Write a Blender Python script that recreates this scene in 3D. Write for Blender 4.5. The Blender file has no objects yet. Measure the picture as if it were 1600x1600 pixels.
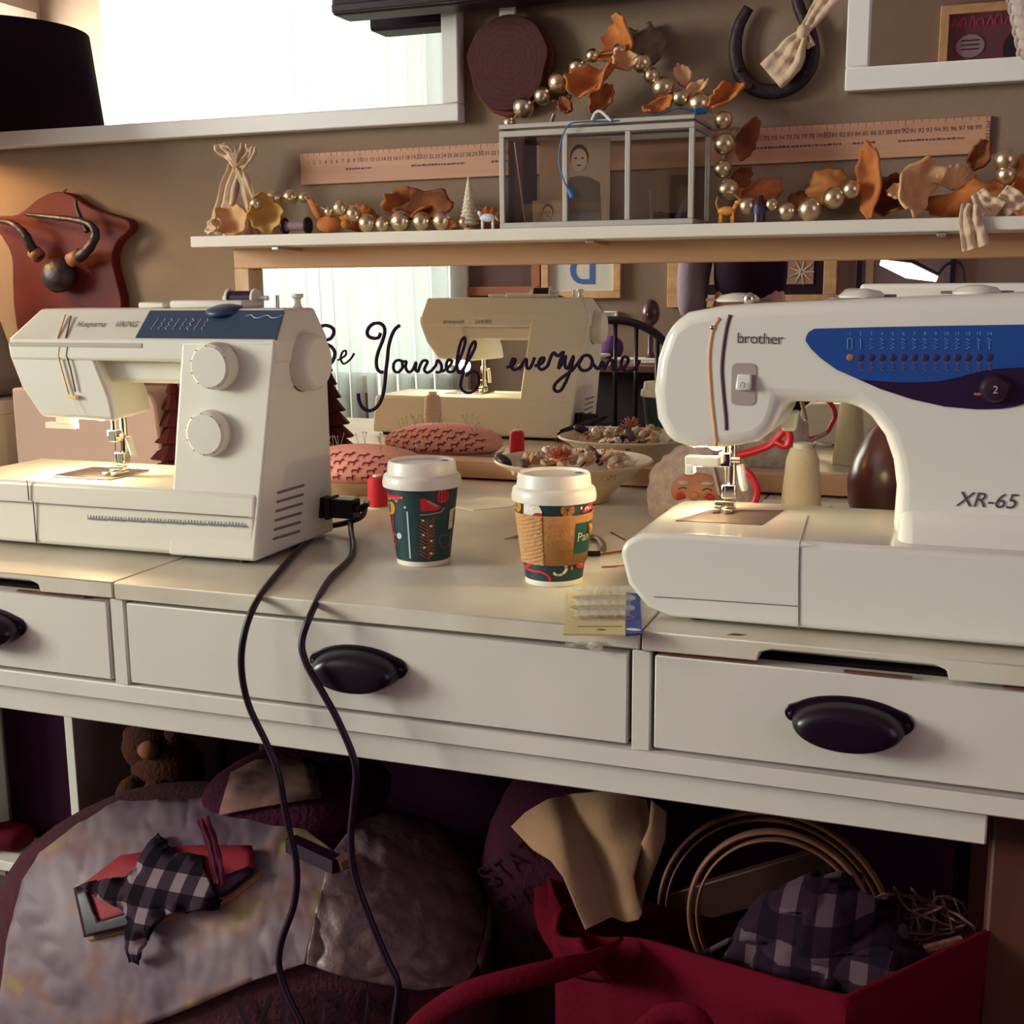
import bpy, bmesh, math, random
from mathutils import Vector, Matrix, Euler, noise
random.seed(7)
PI = math.pi
SC = bpy.context.scene
COL = SC.collection

# ------------------------------------------------------------------ camera
CAMP = Vector((0.8148, -1.0227, 1.052)); FPX = 1900.0
YAW, PITCH, ROLL = math.radians(20.292), math.radians(10.504), math.radians(-0.439)
_f = Vector((-math.sin(YAW)*math.cos(PITCH), math.cos(YAW)*math.cos(PITCH), -math.sin(PITCH)))
_r0 = Vector((math.cos(YAW), math.sin(YAW), 0)); _u0 = _r0.cross(_f)
_r = math.cos(ROLL)*_r0 + math.sin(ROLL)*_u0
_u = -math.sin(ROLL)*_r0 + math.cos(ROLL)*_u0
cd = bpy.data.cameras.new('camera'); cam = bpy.data.objects.new('camera', cd); COL.objects.link(cam)
cd.sensor_width = 36; cd.lens = FPX/1600*36; cd.clip_start = 0.02
cam.matrix_world = Matrix(((_r.x, _u.x, -_f.x, CAMP.x), (_r.y, _u.y, -_f.y, CAMP.y), (_r.z, _u.z, -_f.z, CAMP.z), (0, 0, 0, 1)))
SC.camera = cam
# ------------------------------------------------------------------ world, exposure, daylight
SC.view_settings.view_transform = 'Standard'; SC.view_settings.look = 'None'
SC.view_settings.gamma = 1; SC.view_settings.use_curve_mapping = False
SC.view_settings.exposure = 0.08
w = bpy.data.worlds.new('world'); SC.world = w; w.use_nodes = True
bg = w.node_tree.nodes['Background']; bg.inputs[0].default_value = (0.50, 0.30, 0.38, 1); bg.inputs[1].default_value = 0.30
def area(name, loc, size, sizey, energy, color, rot):
    l = bpy.data.lights.new(name, 'AREA'); l.shape = 'RECTANGLE'; l.size = size; l.size_y = sizey
    l.energy = energy; l.color = color
    o = bpy.data.objects.new(name, l); COL.objects.link(o); o.location = loc; o.rotation_euler = rot
    return o
DAY = (.94, 1.0, 0.90)
area('daylight', (-2.47, -3.20, 1.66), 1.85, 2.1, 36, DAY, (PI/2, 0, 0))
DAY2 = (1.0, 0.93, 0.82)
area('added_light_left', (-4.05, -2.10, 1.78), 1.25, 1.5, 300, (.98, 1.0, .90), (0, -PI/2, 0))  # added key light from the left, outside an unseen window
area('added_light_side', (3.05, -1.5, 1.6), 1.5, 1.6, 16, (.90, .68, .96), (0, PI/2, 0))  # added lavender fill from the right, outside an unseen window

# ------------------------------------------------------------------ helpers
DZ = 0.75; YM = 0.7654; YW = 0.785
def ray(x, y): return _f + _r*((x-800)/FPX) - _u*((y-800)/FPX)
def P(x, y, Y):
    d = ray(x, y); return CAMP + d*((Y-CAMP.y)/d.y)
def PZ(x, y, Z):
    d = ray(x, y); return CAMP + d*((Z-CAMP.z)/d.z)
def PX(x, y, X):
    d = ray(x, y); return CAMP + d*((X-CAMP.x)/d.x)
def PMR(x, y, Yr):                       # a place seen in the mirror
    p = P(x, y, Yr); return Vector((p.x, 2*YM-p.y, p.z))
def lin(c): return tuple((v/12.92 if v <= .04045 else ((v+.055)/1.055)**2.4) for v in c)
def hx(s):
    return lin(tuple(int(s[i:i+2], 16)/255 for i in (0, 2, 4)))
MATS = {}
def mat(name, col, rough=.6, metal=0, var=0.0, vscale=20, bump=0.0, bscale=80, col2=None, spec=None, emit=None, estr=0, trans=0, alpha=1, coat=0, sheen=0, ior=None):
    if name in MATS: return MATS[name]
    m = bpy.data.materials.new(name); m.use_nodes = True; nt = m.node_tree; b = nt.nodes['Principled BSDF']
    c = hx(col) if isinstance(col, str) else col
    b.inputs['Base Color'].default_value = (*c, 1); b.inputs['Roughness'].default_value = rough; b.inputs['Metallic'].default_value = metal
    if spec is None and rough >= .75 and metal == 0: spec = .12
    if spec is not None: b.inputs['Specular IOR Level'].default_value = spec
    if coat: b.inputs['Coat Weight'].default_value = coat; b.inputs['Coat Roughness'].default_value = .12
    if sheen: b.inputs['Sheen Weight'].default_value = sheen
    if trans: b.inputs['Transmission Weight'].default_value = trans
    if ior: b.inputs['IOR'].default_value = ior
    if alpha < 1: b.inputs['Alpha'].default_value = alpha
    if emit: b.inputs['Emission Color'].default_value = (*hx(emit), 1); b.inputs['Emission Strength'].default_value = estr
    tc = None
    if var or bump or col2:
        tc = nt.nodes.new('ShaderNodeTexCoord')
    if var or col2:
        n = nt.nodes.new('ShaderNodeTexNoise'); n.inputs['Scale'].default_value = vscale; n.inputs['Detail'].default_value = 5
        nt.links.new(tc.outputs['Object'], n.inputs['Vector'])
        r = nt.nodes.new('ShaderNodeValToRGB'); nt.links.new(n.outputs['Fac'], r.inputs[0])
        c2 = hx(col2) if col2 else tuple(x*(1-var) for x in c)
        r.color_ramp.elements[0].position = .35; r.color_ramp.elements[1].position = .65
        r.color_ramp.elements[0].color = (*c2, 1); r.color_ramp.elements[1].color = (*c, 1)
        nt.links.new(r.outputs[0], b.inputs['Base Color'])
    if bump:
        n2 = nt.nodes.new('ShaderNodeTexNoise'); n2.inputs['Scale'].default_value = bscale; n2.inputs['Detail'].default_value = 4
        nt.links.new(tc.outputs['Object'], n2.inputs['Vector'])
        bp = nt.nodes.new('ShaderNodeBump'); bp.inputs['Strength'].default_value = bump; bp.inputs['Distance'].default_value = .004
        nt.links.new(n2.outputs['Fac'], bp.inputs['Height']); nt.links.new(bp.outputs[0], b.inputs['Normal'])
    MATS[name] = m; return m
def nodes(m): return m.node_tree.nodes, m.node_tree.links, m.node_tree.nodes['Principled BSDF']
def wood(name, c1, c2, scale=(2, 40, 40), rough=.55):
    m = mat(name, c1, rough); N, L, b = nodes(m)
    tc = N.new('ShaderNodeTexCoord'); mp = N.new('ShaderNodeMapping'); mp.inputs['Scale'].default_value = scale
    n = N.new('ShaderNodeTexNoise'); n.inputs['Scale'].default_value = 1; n.inputs['Detail'].default_value = 6
    r = N.new('ShaderNodeValToRGB'); r.color_ramp.elements[0].position = .3; r.color_ramp.elements[1].position = .7
    r.color_ramp.elements[0].color = (*hx(c2), 1); r.color_ramp.elements[1].color = (*hx(c1), 1)
    L.new(tc.outputs['Object'], mp.inputs[0]); L.new(mp.outputs[0], n.inputs['Vector']); L.new(n.outputs['Fac'], r.inputs[0]); L.new(r.outputs[0], b.inputs['Base Color'])
    return m
def plaid(name, dark, light, mid, s, axes=('X', 'Z')):
    m = mat(name, dark, .9); N, L, b = nodes(m)
    tc = N.new('ShaderNodeTexCoord'); sp = N.new('ShaderNodeSeparateXYZ'); L.new(tc.outputs['Object'], sp.inputs[0])
    outs = []
    for a in axes:
        mu = N.new('ShaderNodeMath'); mu.operation = 'MULTIPLY'; mu.inputs[1].default_value = s; L.new(sp.outputs[a], mu.inputs[0])
        fr = N.new('ShaderNodeMath'); fr.operation = 'FRACT'; L.new(mu.outputs[0], fr.inputs[0])
        gt = N.new('ShaderNodeMath'); gt.operation = 'GREATER_THAN'; gt.inputs[1].default_value = .55; L.new(fr.outputs[0], gt.inputs[0]); outs.append(gt)
    ad = N.new('ShaderNodeMath'); ad.operation = 'ADD'; L.new(outs[0].outputs[0], ad.inputs[0]); L.new(outs[1].outputs[0], ad.inputs[1])
    dv = N.new('ShaderNodeMath'); dv.operation = 'MULTIPLY'; dv.inputs[1].default_value = .5; L.new(ad.outputs[0], dv.inputs[0])
    r = N.new('ShaderNodeValToRGB'); r.color_ramp.interpolation = 'CONSTANT'
    e = r.color_ramp.elements; e[0].position = 0; e[0].color = (*hx(dark), 1); e[1].position = .4; e[1].color = (*hx(mid), 1)
    q = e.new(.9); q.color = (*hx(light), 1)
    L.new(dv.outputs[0], r.inputs[0]); L.new(r.outputs[0], b.inputs['Base Color'])
    return m

class G:
    """collects shapes that become ONE mesh"""
    def __init__(s): s.v = []; s.f = []
    def add(s, vs, fs):
        o = len(s.v); s.v += [Vector(v) for v in vs]; s.f += [tuple(i+o for i in f) for f in fs]; return s
    def box(s, x0, x1, y0, y1, z0, z1):
        return s.frus((x0, x1, y0, y1, z0), (x0, x1, y0, y1, z1))
    def frus(s, a, b):
        vs = []
        for (x0, x1, y0, y1, z) in (a, b): vs += [(x0, y0, z), (x1, y0, z), (x1, y1, z), (x0, y1, z)]
        return s.add(vs, [(3, 2, 1, 0), (4, 5, 6, 7), (0, 1, 5, 4), (1, 2, 6, 5), (2, 3, 7, 6), (3, 0, 4, 7)])
    def prism(s, pts, a0, a1, axis='Y', close=True):
        n = len(pts); mk = {'Y': lambda p, a: (p[0], a, p[1]), 'X': lambda p, a: (a, p[0], p[1]), 'Z': lambda p, a: (p[0], p[1], a)}[axis]
        f0 = a0 if callable(a0) else (lambda p: a0); f1 = a1 if callable(a1) else (lambda p: a1)
        vs = [mk(p, f0(p)) for p in pts]+[mk(p, f1(p)) for p in pts]
        fs = [tuple(range(n)), tuple(range(2*n-1, n-1, -1))]+[(i, i+n, (i+1) % n+n, (i+1) % n) for i in range(n)]
        return s.add(vs, fs)
    def lathe(s, prof, n=32, mtx=None, cap=True):
        mtx = mtx or Matrix(); vs = []
        for r, z in prof:
            for i in range(n):
                a = 2*PI*i/n; vs.append(mtx @ Vector((r*math.cos(a), r*math.sin(a), z)))
        m = len(prof); fs = []
        for j in range(m-1):
            for i in range(n): fs.append((j*n+i, j*n+(i+1) % n, (j+1)*n+(i+1) % n, (j+1)*n+i))
        if cap: fs += [tuple(range(n-1, -1, -1)), tuple((m-1)*n+i for i in range(n))]
        return s.add(vs, fs)
    def tube(s, pts, r, n=8, closed=False, flat=None, up=None):
        pts = [Vector(p) for p in pts]; m = len(pts); vs = []; prev = None
        rr = r if callable(r) else (lambda t: r)
        for j in range(m):
            if closed: t = pts[(j+1) % m]-pts[j-1]
            else: t = pts[min(j+1, m-1)]-pts[max(j-1, 0)]
            t = t.normalized() if t.length > 1e-9 else Vector((0, 0, 1))
            if flat is not None: b = Vector(up or (0, 1, 0)); a = b.cross(t); a = a.normalized() if a.length > 1e-6 else Vector((1, 0, 0))
            else:
                if prev is None: prev = t.orthogonal().normalized()
                a = (prev-t*prev.dot(t)); a = a.normalized() if a.length > 1e-6 else t.orthogonal().normalized(); prev = a
                b = t.cross(a)
            R = rr(j/max(1, m-1))
            for i in range(n):
                q = 2*PI*i/n; vs.append(pts[j]+a*(R*math.cos(q))+b*((flat if flat is not None else R)*math.sin(q)))
        fs = []
        for j in range(m if closed else m-1):
            k = (j+1) % m
            for i in range(n): fs.append((j*n+i, j*n+(i+1) % n, k*n+(i+1) % n, k*n+i))
        if not closed: fs += [tuple(range(n-1, -1, -1)), tuple((m-1)*n+i for i in range(n))]
        return s.add(vs, fs)
    def ell(s, c, rx, ry, rz, n=16, m=10, mtx=None, fn=None):
        vs = []; c = Vector(c); mtx = mtx or Matrix()
        for j in range(m+1):
            ph = -PI/2+PI*j/m
            for i in range(n):
                th = 2*PI*i/n; d = Vector((math.cos(ph)*math.cos(th), math.cos(ph)*math.sin(th), math.sin(ph)))
                k = fn(d) if fn else 1
                vs.append(c+mtx @ Vector((d.x*rx*k, d.y*ry*k, d.z*rz*k)))
        fs = [(j*n+i, j*n+(i+1) % n, (j+1)*n+(i+1) % n, (j+1)*n+i) for j in range(m) for i in range(n)]
        return s.add(vs, fs)
    def grid(s, fn, nu, nv, closeu=False):
        vs = [fn(i/(nu if closeu else nu-1), j/(nv-1)) for j in range(nv) for i in range(nu)]
        fs = [(j*nu+i, j*nu+(i+1) % nu, (j+1)*nu+(i+1) % nu, (j+1)*nu+i) for j in range(nv-1) for i in range(nu if closeu else nu-1)]
        return s.add(vs, fs)
    def mesh(s, name, m, smooth=True):
        me = bpy.data.meshes.new(name); me.from_pydata([tuple(v) for v in s.v], [], s.f)
        bm = bmesh.new(); bm.from_mesh(me); bmesh.ops.remove_doubles(bm, verts=bm.verts, dist=1e-6)
        bmesh.ops.recalc_face_normals(bm, faces=bm.faces)
        for fc in bm.faces: fc.smooth = smooth
        bm.to_mesh(me); bm.free()
        if m: me.materials.append(m)
        return me
    def build(s, name, m, parent=None, smooth=None, bevel=0, segs=2, sub=0, solid=0, auto=True, loc=None, rot=None):
        me = s.mesh(name, m, smooth is not False)
        o = bpy.data.objects.new(name, me); COL.objects.link(o)
        if loc is not None: o.location = loc
        if rot is not None: o.rotation_euler = rot
        if parent is not None: setparent(o, parent)
        if solid:
            md = o.modifiers.new('solid', 'SOLIDIFY'); md.thickness = solid; md.offset = 0
        if bevel:
            md = o.modifiers.new('bevel', 'BEVEL'); md.width = bevel; md.segments = segs; md.limit_method = 'ANGLE'; md.angle_limit = math.radians(35)
            md.harden_normals = False
        if sub:
            md = o.modifiers.new('sub', 'SUBSURF'); md.levels = sub; md.render_levels = sub
        if smooth is None and not sub:
            try: me.set_sharp_from_angle(angle=math.radians(38))
            except Exception: pass
        return o
WM = {}
def setparent(o, p):
    o.parent = p; o.matrix_parent_inverse = WM.get(p.name, Matrix()).inverted()
def tag(o, label, cat, group=None, kind=None):
    o['label'] = label; o['category'] = cat
    if group: o['group'] = group
    if kind: o['kind'] = kind
    return o
def thing(name, label, cat, loc=(0, 0, 0), group=None):
    o = bpy.data.objects.new(name, None); COL.objects.link(o); o.location = loc; o.empty_display_size = .05
    WM[o.name] = Matrix.Translation(Vector(loc)); return tag(o, label, cat, group)
def struct(o, label=None):
    o['kind'] = 'structure'
    if label: o['label'] = label
    return o
def B(name, m, parent, x0, x1, y0, y1, z0, z1, bevel=.002, segs=2):
    return G().box(x0, x1, y0, y1, z0, z1).build(name, m, parent, bevel=bevel, segs=segs)
def text_mesh(s, size, extrude=0.0, align='CENTER', shear=0, space=1):
    c = bpy.data.curves.new('t', 'FONT'); c.body = s; c.size = size; c.align_x = align; c.extrude = extrude; c.shear = shear; c.space_character = space
    c.resolution_u = 4
    o = bpy.data.objects.new('t', c); COL.objects.link(o)
    dg = bpy.context.evaluated_depsgraph_get(); me = bpy.data.meshes.new_from_object(o.evaluated_get(dg))
    bpy.data.objects.remove(o); bpy.data.curves.remove(c); return me
def text(name, s, size, m, parent, fn, **k):
    """fn maps (x,y) of the flat lettering to a world point"""
    me = text_mesh(s, size, **k)
    for v in me.vertices: v.co = Vector(fn(v.co.x, v.co.y))
    me.materials.clear(); me.materials.append(m)
    o = bpy.data.objects.new(name, me); COL.objects.link(o)
    if parent: setparent(o, parent)
    return o
def fillpoly(pts, cuts=0):
    """triangulated and subdivided 2D polygon -> verts2d, faces"""
    bm = bmesh.new(); vs = [bm.verts.new((p[0], p[1], 0)) for p in pts]; es = [bm.edges.new((vs[i], vs[(i+1) % len(vs)])) for i in range(len(vs))]
    bmesh.ops.triangle_fill(bm, use_beauty=True, use_dissolve=False, edges=es)
    for _ in range(cuts): bmesh.ops.subdivide_edges(bm, edges=bm.edges[:], cuts=1, use_grid_fill=True)
    bm.verts.ensure_lookup_table(); bm.verts.index_update()
    r = ([tuple(v.co)[:2] for v in bm.verts], [tuple(v.index for v in f.verts) for f in bm.faces]); bm.free(); return r
def sheet(pts, fn, cuts=0):
    v2, f = fillpoly(pts, cuts); g = G(); g.add([fn(*p) for p in v2], f); return g
def smoothpts(pts, n=6, closed=False):
    pts = [Vector(p) for p in pts]; out = []; m = len(pts)
    for i in range(m if closed else m-1):
        p0 = pts[(i-1) % m] if (closed or i > 0) else pts[0]; p1 = pts[i]; p2 = pts[(i+1) % m]; p3 = pts[(i+2) % m] if (closed or i < m-2) else pts[-1]
        for k in range(n):
            t = k/n; out.append(.5*((2*p1)+(p2-p0)*t+(2*p0-5*p1+4*p2-p3)*t*t+(3*p1-p0-3*p2+p3)*t**3))
    if not closed: out.append(pts[-1])
    return out
def dup(o, loc, rot=None, scale=None, label=None, parent=None):
    c = o.copy(); COL.objects.link(c); c.location = loc
    if rot is not None: c.rotation_euler = rot
    if scale is not None: c.scale = (scale,)*3 if not hasattr(scale, '__len__') else scale
    if label: c['label'] = label
    for ch in o.children:
        k = ch.copy(); COL.objects.link(k); k.parent = c; k.matrix_parent_inverse = ch.matrix_parent_inverse.copy()
    return c
def aim(d):      # rotation turning +Z to d
    return Vector(d).to_track_quat('Z', 'Y').to_matrix().to_4x4()

# ------------------------------------------------------------------ materials
WALL = mat('wall_paint', '8a7664', .9, var=.06, vscale=6, bump=.15, bscale=150)
WHITE = mat('white_paint', 'dcd8cc', .5, var=.05, vscale=9, bump=.06, bscale=60)
WHITEF = mat('white_frame_paint', 'e0e0dc', .45)
TOPW = mat('worn_desktop_paint', 'dedac8', .42, var=.10, vscale=7, bump=.06, bscale=50, col2='c9bfa9')
GAPSHADE = mat('gap_shade', '2a1620', .9)
PULL = mat('black_iron', '1c0c1e', .3, spec=.4)
PINE = wood('pine', 'c49c76', 'ae8660', (3, 30, 30))
OAKF = wood('oak_frame', 'd2aa78', 'b98d5c', (20, 3, 20))
CREAM = mat('cream_plastic', 'dedccc', .4, spec=.5)
GLOSSW = mat('gloss_white_plastic', 'e2e1d6', .16, spec=.6, coat=.3)
BEIGE = mat('beige_plastic', 'cdb9a2', .5)
STEEL = mat('steel', 'c9c2b8', .22, metal=1)
CHROME = mat('chrome', 'e2ddd2', .1, metal=1)
BLACK = mat('black_plastic', '200a20', .4, spec=.3)
DKMET = mat('dark_metal', '3a3034', .4, metal=.6)
NAVY = mat('navy_print', '241038', .35)
BLUE = mat('blue_print', '1f4a94', .3)
SLATE = mat('slate_blue_print', '2c4560', .4)
MIRROR = mat('mirror_glass', (.90, .90, .88), .0, metal=1)
def glassmat(name, fac, tint, rough=.02):
    m = bpy.data.materials.new(name); m.use_nodes = True; N, L = m.node_tree.nodes, m.node_tree.links; N.remove(N['Principled BSDF'])
    t = N.new('ShaderNodeBsdfTransparent'); t.inputs[0].default_value = (*tint, 1); g = N.new('ShaderNodeBsdfGlossy'); g.inputs['Roughness'].default_value = rough
    x = N.new('ShaderNodeMixShader'); x.inputs[0].default_value = fac; L.new(t.outputs[0], x.inputs[1]); L.new(g.outputs[0], x.inputs[2]); L.new(x.outputs[0], N['Material Output'].inputs[0])
    MATS[name] = m; return m
GLASS = glassmat('clear_glass', .06, (.86, .84, .84))
GOLD = mat('gold_bead', 'dccba8', .3, metal=1)
RED = mat('red_thread', 'c8142c', .7, bump=.3, bscale=300)
INKBLK = mat('black_paint', '200c2a', .8)
INK = mat('print_ink', '4a4046', .7)
CAPM = mat('dried_fungus', 'c27a44', .75, var=.3, vscale=30, bump=.4, bscale=60, col2='9a5530')
CAPP = mat('pale_fungus', 'd9b287', .75, var=.25, vscale=30, bump=.4, bscale=60, col2='c48f62')
CAPB = mat('brown_fungus', '8f5a38', .8, var=.3, vscale=30, bump=.5, bscale=60, col2='6c3c28')
CAPG = mat('grey_fungus', '8f7b66', .8, var=.3, vscale=30, bump=.5, bscale=60)
LACE = mat('muslin_cloth', 'd6bca0', .9, var=.1, vscale=30, bump=.5, bscale=120)

# ------------------------------------------------------------------ the room
XL, XR, YF, ZC = -3.9, 2.9, -3.0, 2.80
struct(B('floor', wood('floor_boards', '54323a', '40222c', (2, 25, 2), .5), None, XL-.1, XR+.1, YF-.3, YW+.1, -.1, 0, 0), 'dark wooden floor')
struct(B('ceiling', mat('ceiling_paint', 'c4aeb2', .9), None, XL, XR, YF, YW+.1, ZC, ZC+.1, 0), 'plain ceiling')
struct(B('wall_back', WALL, None, XL, XR, YW, YW+.1, 0, ZC, 0), 'khaki painted wall behind the desk')
LY0, LY1, LZ0, LZ1 = -2.85, -1.35, 1.15, 2.40
g = G(); g.box(XL-.1, XL, YF, LY0, 0, ZC).box(XL-.1, XL, LY1, YW, 0, ZC).box(XL-.1, XL, LY0, LY1, 0, LZ0).box(XL-.1, XL, LY0, LY1, LZ1, ZC)
struct(g.build('wall_left', WALL))
struct(B('baseboard_back', WHITE, None, XL, XR, YW-.015, YW, 0, .1, .003))
WX0, WX1, WZ0, WZ1 = -3.40, -1.54, .62, 2.66
g = G(); g.box(XL, WX0, YF-.1, YF, 0, ZC).box(WX1, XR, YF-.1, YF, 0, ZC).box(WX0, WX1, YF-.1, YF, 0, WZ0).box(WX0, WX1, YF-.1, YF, WZ1, ZC)
struct(g.build('wall_front', WALL), 'khaki wall with the curtained window, seen in the mirrors')
# right wall with an opening for the added window
RY0, RY1, RZ0, RZ1 = -2.3, -.7, .85, 2.35
g = G(); g.box(XR, XR+.1, YF, RY0, 0, ZC).box(XR, XR+.1, RY1, YW, 0, ZC).box(XR, XR+.1, RY0, RY1, 0, RZ0).box(XR, XR+.1, RY0, RY1, RZ1, ZC)
struct(g.build('wall_right', WALL))
def window(name, axis, a0, a1, z0, z1, pos, mull, sg=-1):
    """white frame, rails and separate panes"""
    e = bpy.data.objects.new(name, None); COL.objects.link(e); e['kind'] = 'structure'
    c = Vector(((a0+a1)/2, pos, z0)) if axis == 'X' else Vector((pos, (a0+a1)/2, z0))
    e.location = c; WM[e.name] = Matrix.Translation(c)
    def bx(nm, m, u0, u1, w0, w1, d0, d1):
        if axis == 'X': B(nm, m, e, u0, u1, pos+d0, pos+d1, w0, w1, .003)
        else: B(nm, m, e, *sorted((pos+sg*d0, pos+sg*d1)), u0, u1, w0, w1, .003)
    t = .09
    bx('trim', WHITE, a0-t, a0, z0-t, z1+t, -.012, .03); bx('trim', WHITE, a1, a1+t, z0-t, z1+t, -.012, .03)
    bx('trim', WHITE, a0, a1, z1, z1+t, -.012, .03); bx('window_sill', WHITE, a0, a1, z0-t, z0, -.012, .05)
    n = mull+1; wd = (a1-a0)/n
    for i in range(1, n): bx('mullion', WHITE, a0+i*wd-.025, a0+i*wd+.025, z0, z1, -.06, -.02)
    bx('rail', WHITE, a0, a1, (z0+z1)/2-.02, (z0+z1)/2+.02, -.058, -.022)
    for i in range(n):
        for zz0, zz1 in ((z0, (z0+z1)/2), ((z0+z1)/2, z1)): bx('pane', GLASSW, a0+i*wd+.03, a0+(i+1)*wd-.03, zz0+.025, zz1-.025, -.044, -.04)
GLASSW = mat('window_glass', (1, 1, 1), .0, alpha=.06)
window('window_1', 'X', WX0, WX1, WZ0, WZ1, YF, 1)
window('added_window_right', 'Y', RY0, RY1, RZ0, RZ1, XR, 1)  # unseen window added for the lavender fill
window('added_window_left', 'Y', LY0, LY1, LZ0, LZ1, XL, 1, 1)  # unseen window added for the strong left light

# ------------------------------------------------------------------ sewing desk
DXL, DXR, DYB = -.60, .935, .783
W, GAP = .55, .0186
desk = thing('sewing_desk', 'long white painted desk with three drawers and black cup pulls', 'desk', (.27, .35, 0))
ZT, ZB = DZ-.0193, DZ-.1123
def slab(name, x0, x1, notch):
    pts = [(x0, DZ), (x0, ZT+.0015)]
    if notch:
        c = notch; h = .0115; b = ZT+.0015
        pts += [(c-.078, b), (c-.076, b+h*.7), (c-.066, b+h), (c+.066, b+h), (c+.076, b+h*.7), (c+.078, b)]
    pts += [(x1, ZT+.0015), (x1, DZ)]
    g = G()
    g.prism(pts, -.004, .03); g.box(x0, x1, .03, DYB, ZT+.0015, DZ)
    return g.build(name, TOPW, desk, bevel=.0012, segs=1)
slab('tabletop', -GAP/2+.001, W+GAP/2-.001, None)
HL, HR = -.0186-.165, W+GAP+.172
slab('lift_lid', DXL, -GAP/2-.001, HL); slab('lift_lid', W+GAP/2+.001, DXR, HR)
RB = DZ-.133
edges = [(DXL, DXL+.02), (-GAP+.0, 0), (W, W+GAP), (DXR-.02, DXR)]
for a, b in edges: B('stile', WHITE, desk, a+.0008, b-.0008, 0, .02, RB+.019, ZT, .001, 1)
B('bottom_rail', WHITE, desk, DXL, DXR, 0, .02, RB, RB+.0195, .0015, 1)
B('apron', WHITE, desk, -.58, .856, .013, .03, DZ-.1651, RB, .0015, 1)
B('inner_case', GAPSHADE, desk, DXL+.005, DXR-.005, .024, DYB-.01, RB+.004, ZT-.001, 0)  # dark block: the shade of the drawer gaps is put into its colour
CHIP = mat('bare_wood_chip', '7a4a38', .8)
for a_, b_ in ((W+GAP+.01, .66), (.735, .79), (.86, .91), (-.14, -.05)): B('worn_paint', CHIP, desk, a_, b_, -.0012, .004, ZT-.0016, ZT-.0004, 0)
q = PZ(1150, 992, DZ); G().prism([(q.x-.008, q.y-.003), (q.x+.004, q.y-.002), (q.x+.009, q.y+.004), (q.x-.003, q.y+.004)], DZ-.0005, DZ+.0002, 'Z').build('worn_paint', CHIP, desk, smooth=False)
def pull(c, z, par):
    g = G(); L, H, D = .047, .0205, .026
    def fn(u, v):     # half shell hood, open below
        a = PI*u; k = math.sin(v*PI/2)
        x = -math.cos(a)*L*(.45+.55*k); zz = H*1.05*math.sin(a)**.75*(k**.9)
        return None
    n, m = 28, 9; vs = []
    for j in range(m):
        t = j/(m-1)
        for i in range(n):
            a = 2*PI*i/n; q = 1-t**2.2
            rx = L*(.30+.70*q**.5) if t < 1 else L*.30
            rz = H*(.22+.78*q**.5)
            vs.append((c+rx*math.cos(a), -D*math.sin(t*PI/2)**.8, z+rz*math.sin(a)-.004*t))
    fs = [(j*n+i, j*n+(i+1) % n, (j+1)*n+(i+1) % n, (j+1)*n+i) for j in range(m-1) for i in range(n)]+[tuple((m-1)*n+i for i in range(n))]
    g.add(vs, fs)
    o = g.build('handle', PULL, par, smooth=True, sub=1)
    f = G()
    pts = [(c+.0535*math.cos(2*PI*i/36)*(1 if abs(math.sin(2*PI*i/36)) < .5 else .93), z+.004+.0195*math.sin(2*PI*i/36)) for i in range(36)]
    f.prism(pts, -.003, -.0002); f.build('backplate', PULL, o, bevel=.001)
    for sx in (-1, 1): G().ell((c+sx*.0475, -.004, z+.003), .003, .002, .003, 10, 6).build('screw', PULL, o, smooth=True)
    return o
for (a, b, hc) in ((DXL+.02, -GAP, HL), (0, W, W/2), (W+GAP, DXR-.02, HR)):
    dr = B('drawer', WHITE, desk, a+.0032, b-.0032, -.0008, .02, ZB+.0030, ZT-.0030, .0012, 1)
    pull(hc, (ZT+ZB)/2+.001, dr)
LEGW = wood('brown_leg_wood', '5c3024', '4a241c', (30, 30, 3))
for ly in (.05, .70): B('leg', LEGW, desk, .862, .932, ly, ly+.06, 0, RB, .003)
B('leg', LEGW, desk, -.59, -.53, .70, .76, 0, RB, .003)
B('side_apron', WHITE, desk, DXL+.002, DXL+.02, .03, DYB-.02, DZ-.165, RB, .001, 1)
B('side_apron', WHITE, desk, .90, .918, .03, DYB-.02, DZ-.165, RB, .001, 1)

# ------------------------------------------------------------------ big mirror standing on the desk
mx0, mx1, mz0, mz1 = -.297, 1.40, DZ+.032, DZ+.3345
bm_ = thing('wall_mirror', 'wide oak framed mirror standing on the desk with black painted script', 'mirror', (.55, .76, DZ))
FW = .028
B('mirror_glass', MIRROR, bm_, mx0-.004, mx1+.004, YM, YM+.006, mz0-.004, mz1+.004, 0)
B('frame_rail', PINE, bm_, mx0-FW, mx1+FW, YM-.022, YW, mz1, mz1+.034, .002)
B('frame_rail', PINE, bm_, mx0-FW, mx1+FW, YM-.022, YW, DZ+.004, mz0, .002)
OAKV = wood('oak_upright', 'cdb08c', 'b39470', (30, 30, 4))
B('frame_stile', OAKV, bm_, mx0-FW, mx0, YM-.022, YW, mz0, mz1, .002); B('frame_stile', OAKV, bm_, mx1, mx1+FW, YM-.022, YW, mz0, mz1, .002)
def scr(pts, ox, oy, s): return [P(ox+x/s, oy+y/s, YM-.0012) for x, y in pts]
S1 = lambda p: scr(p, 500, 480, 6.154)
S2 = lambda p: scr(p, 700, 500, 4.444)
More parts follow.
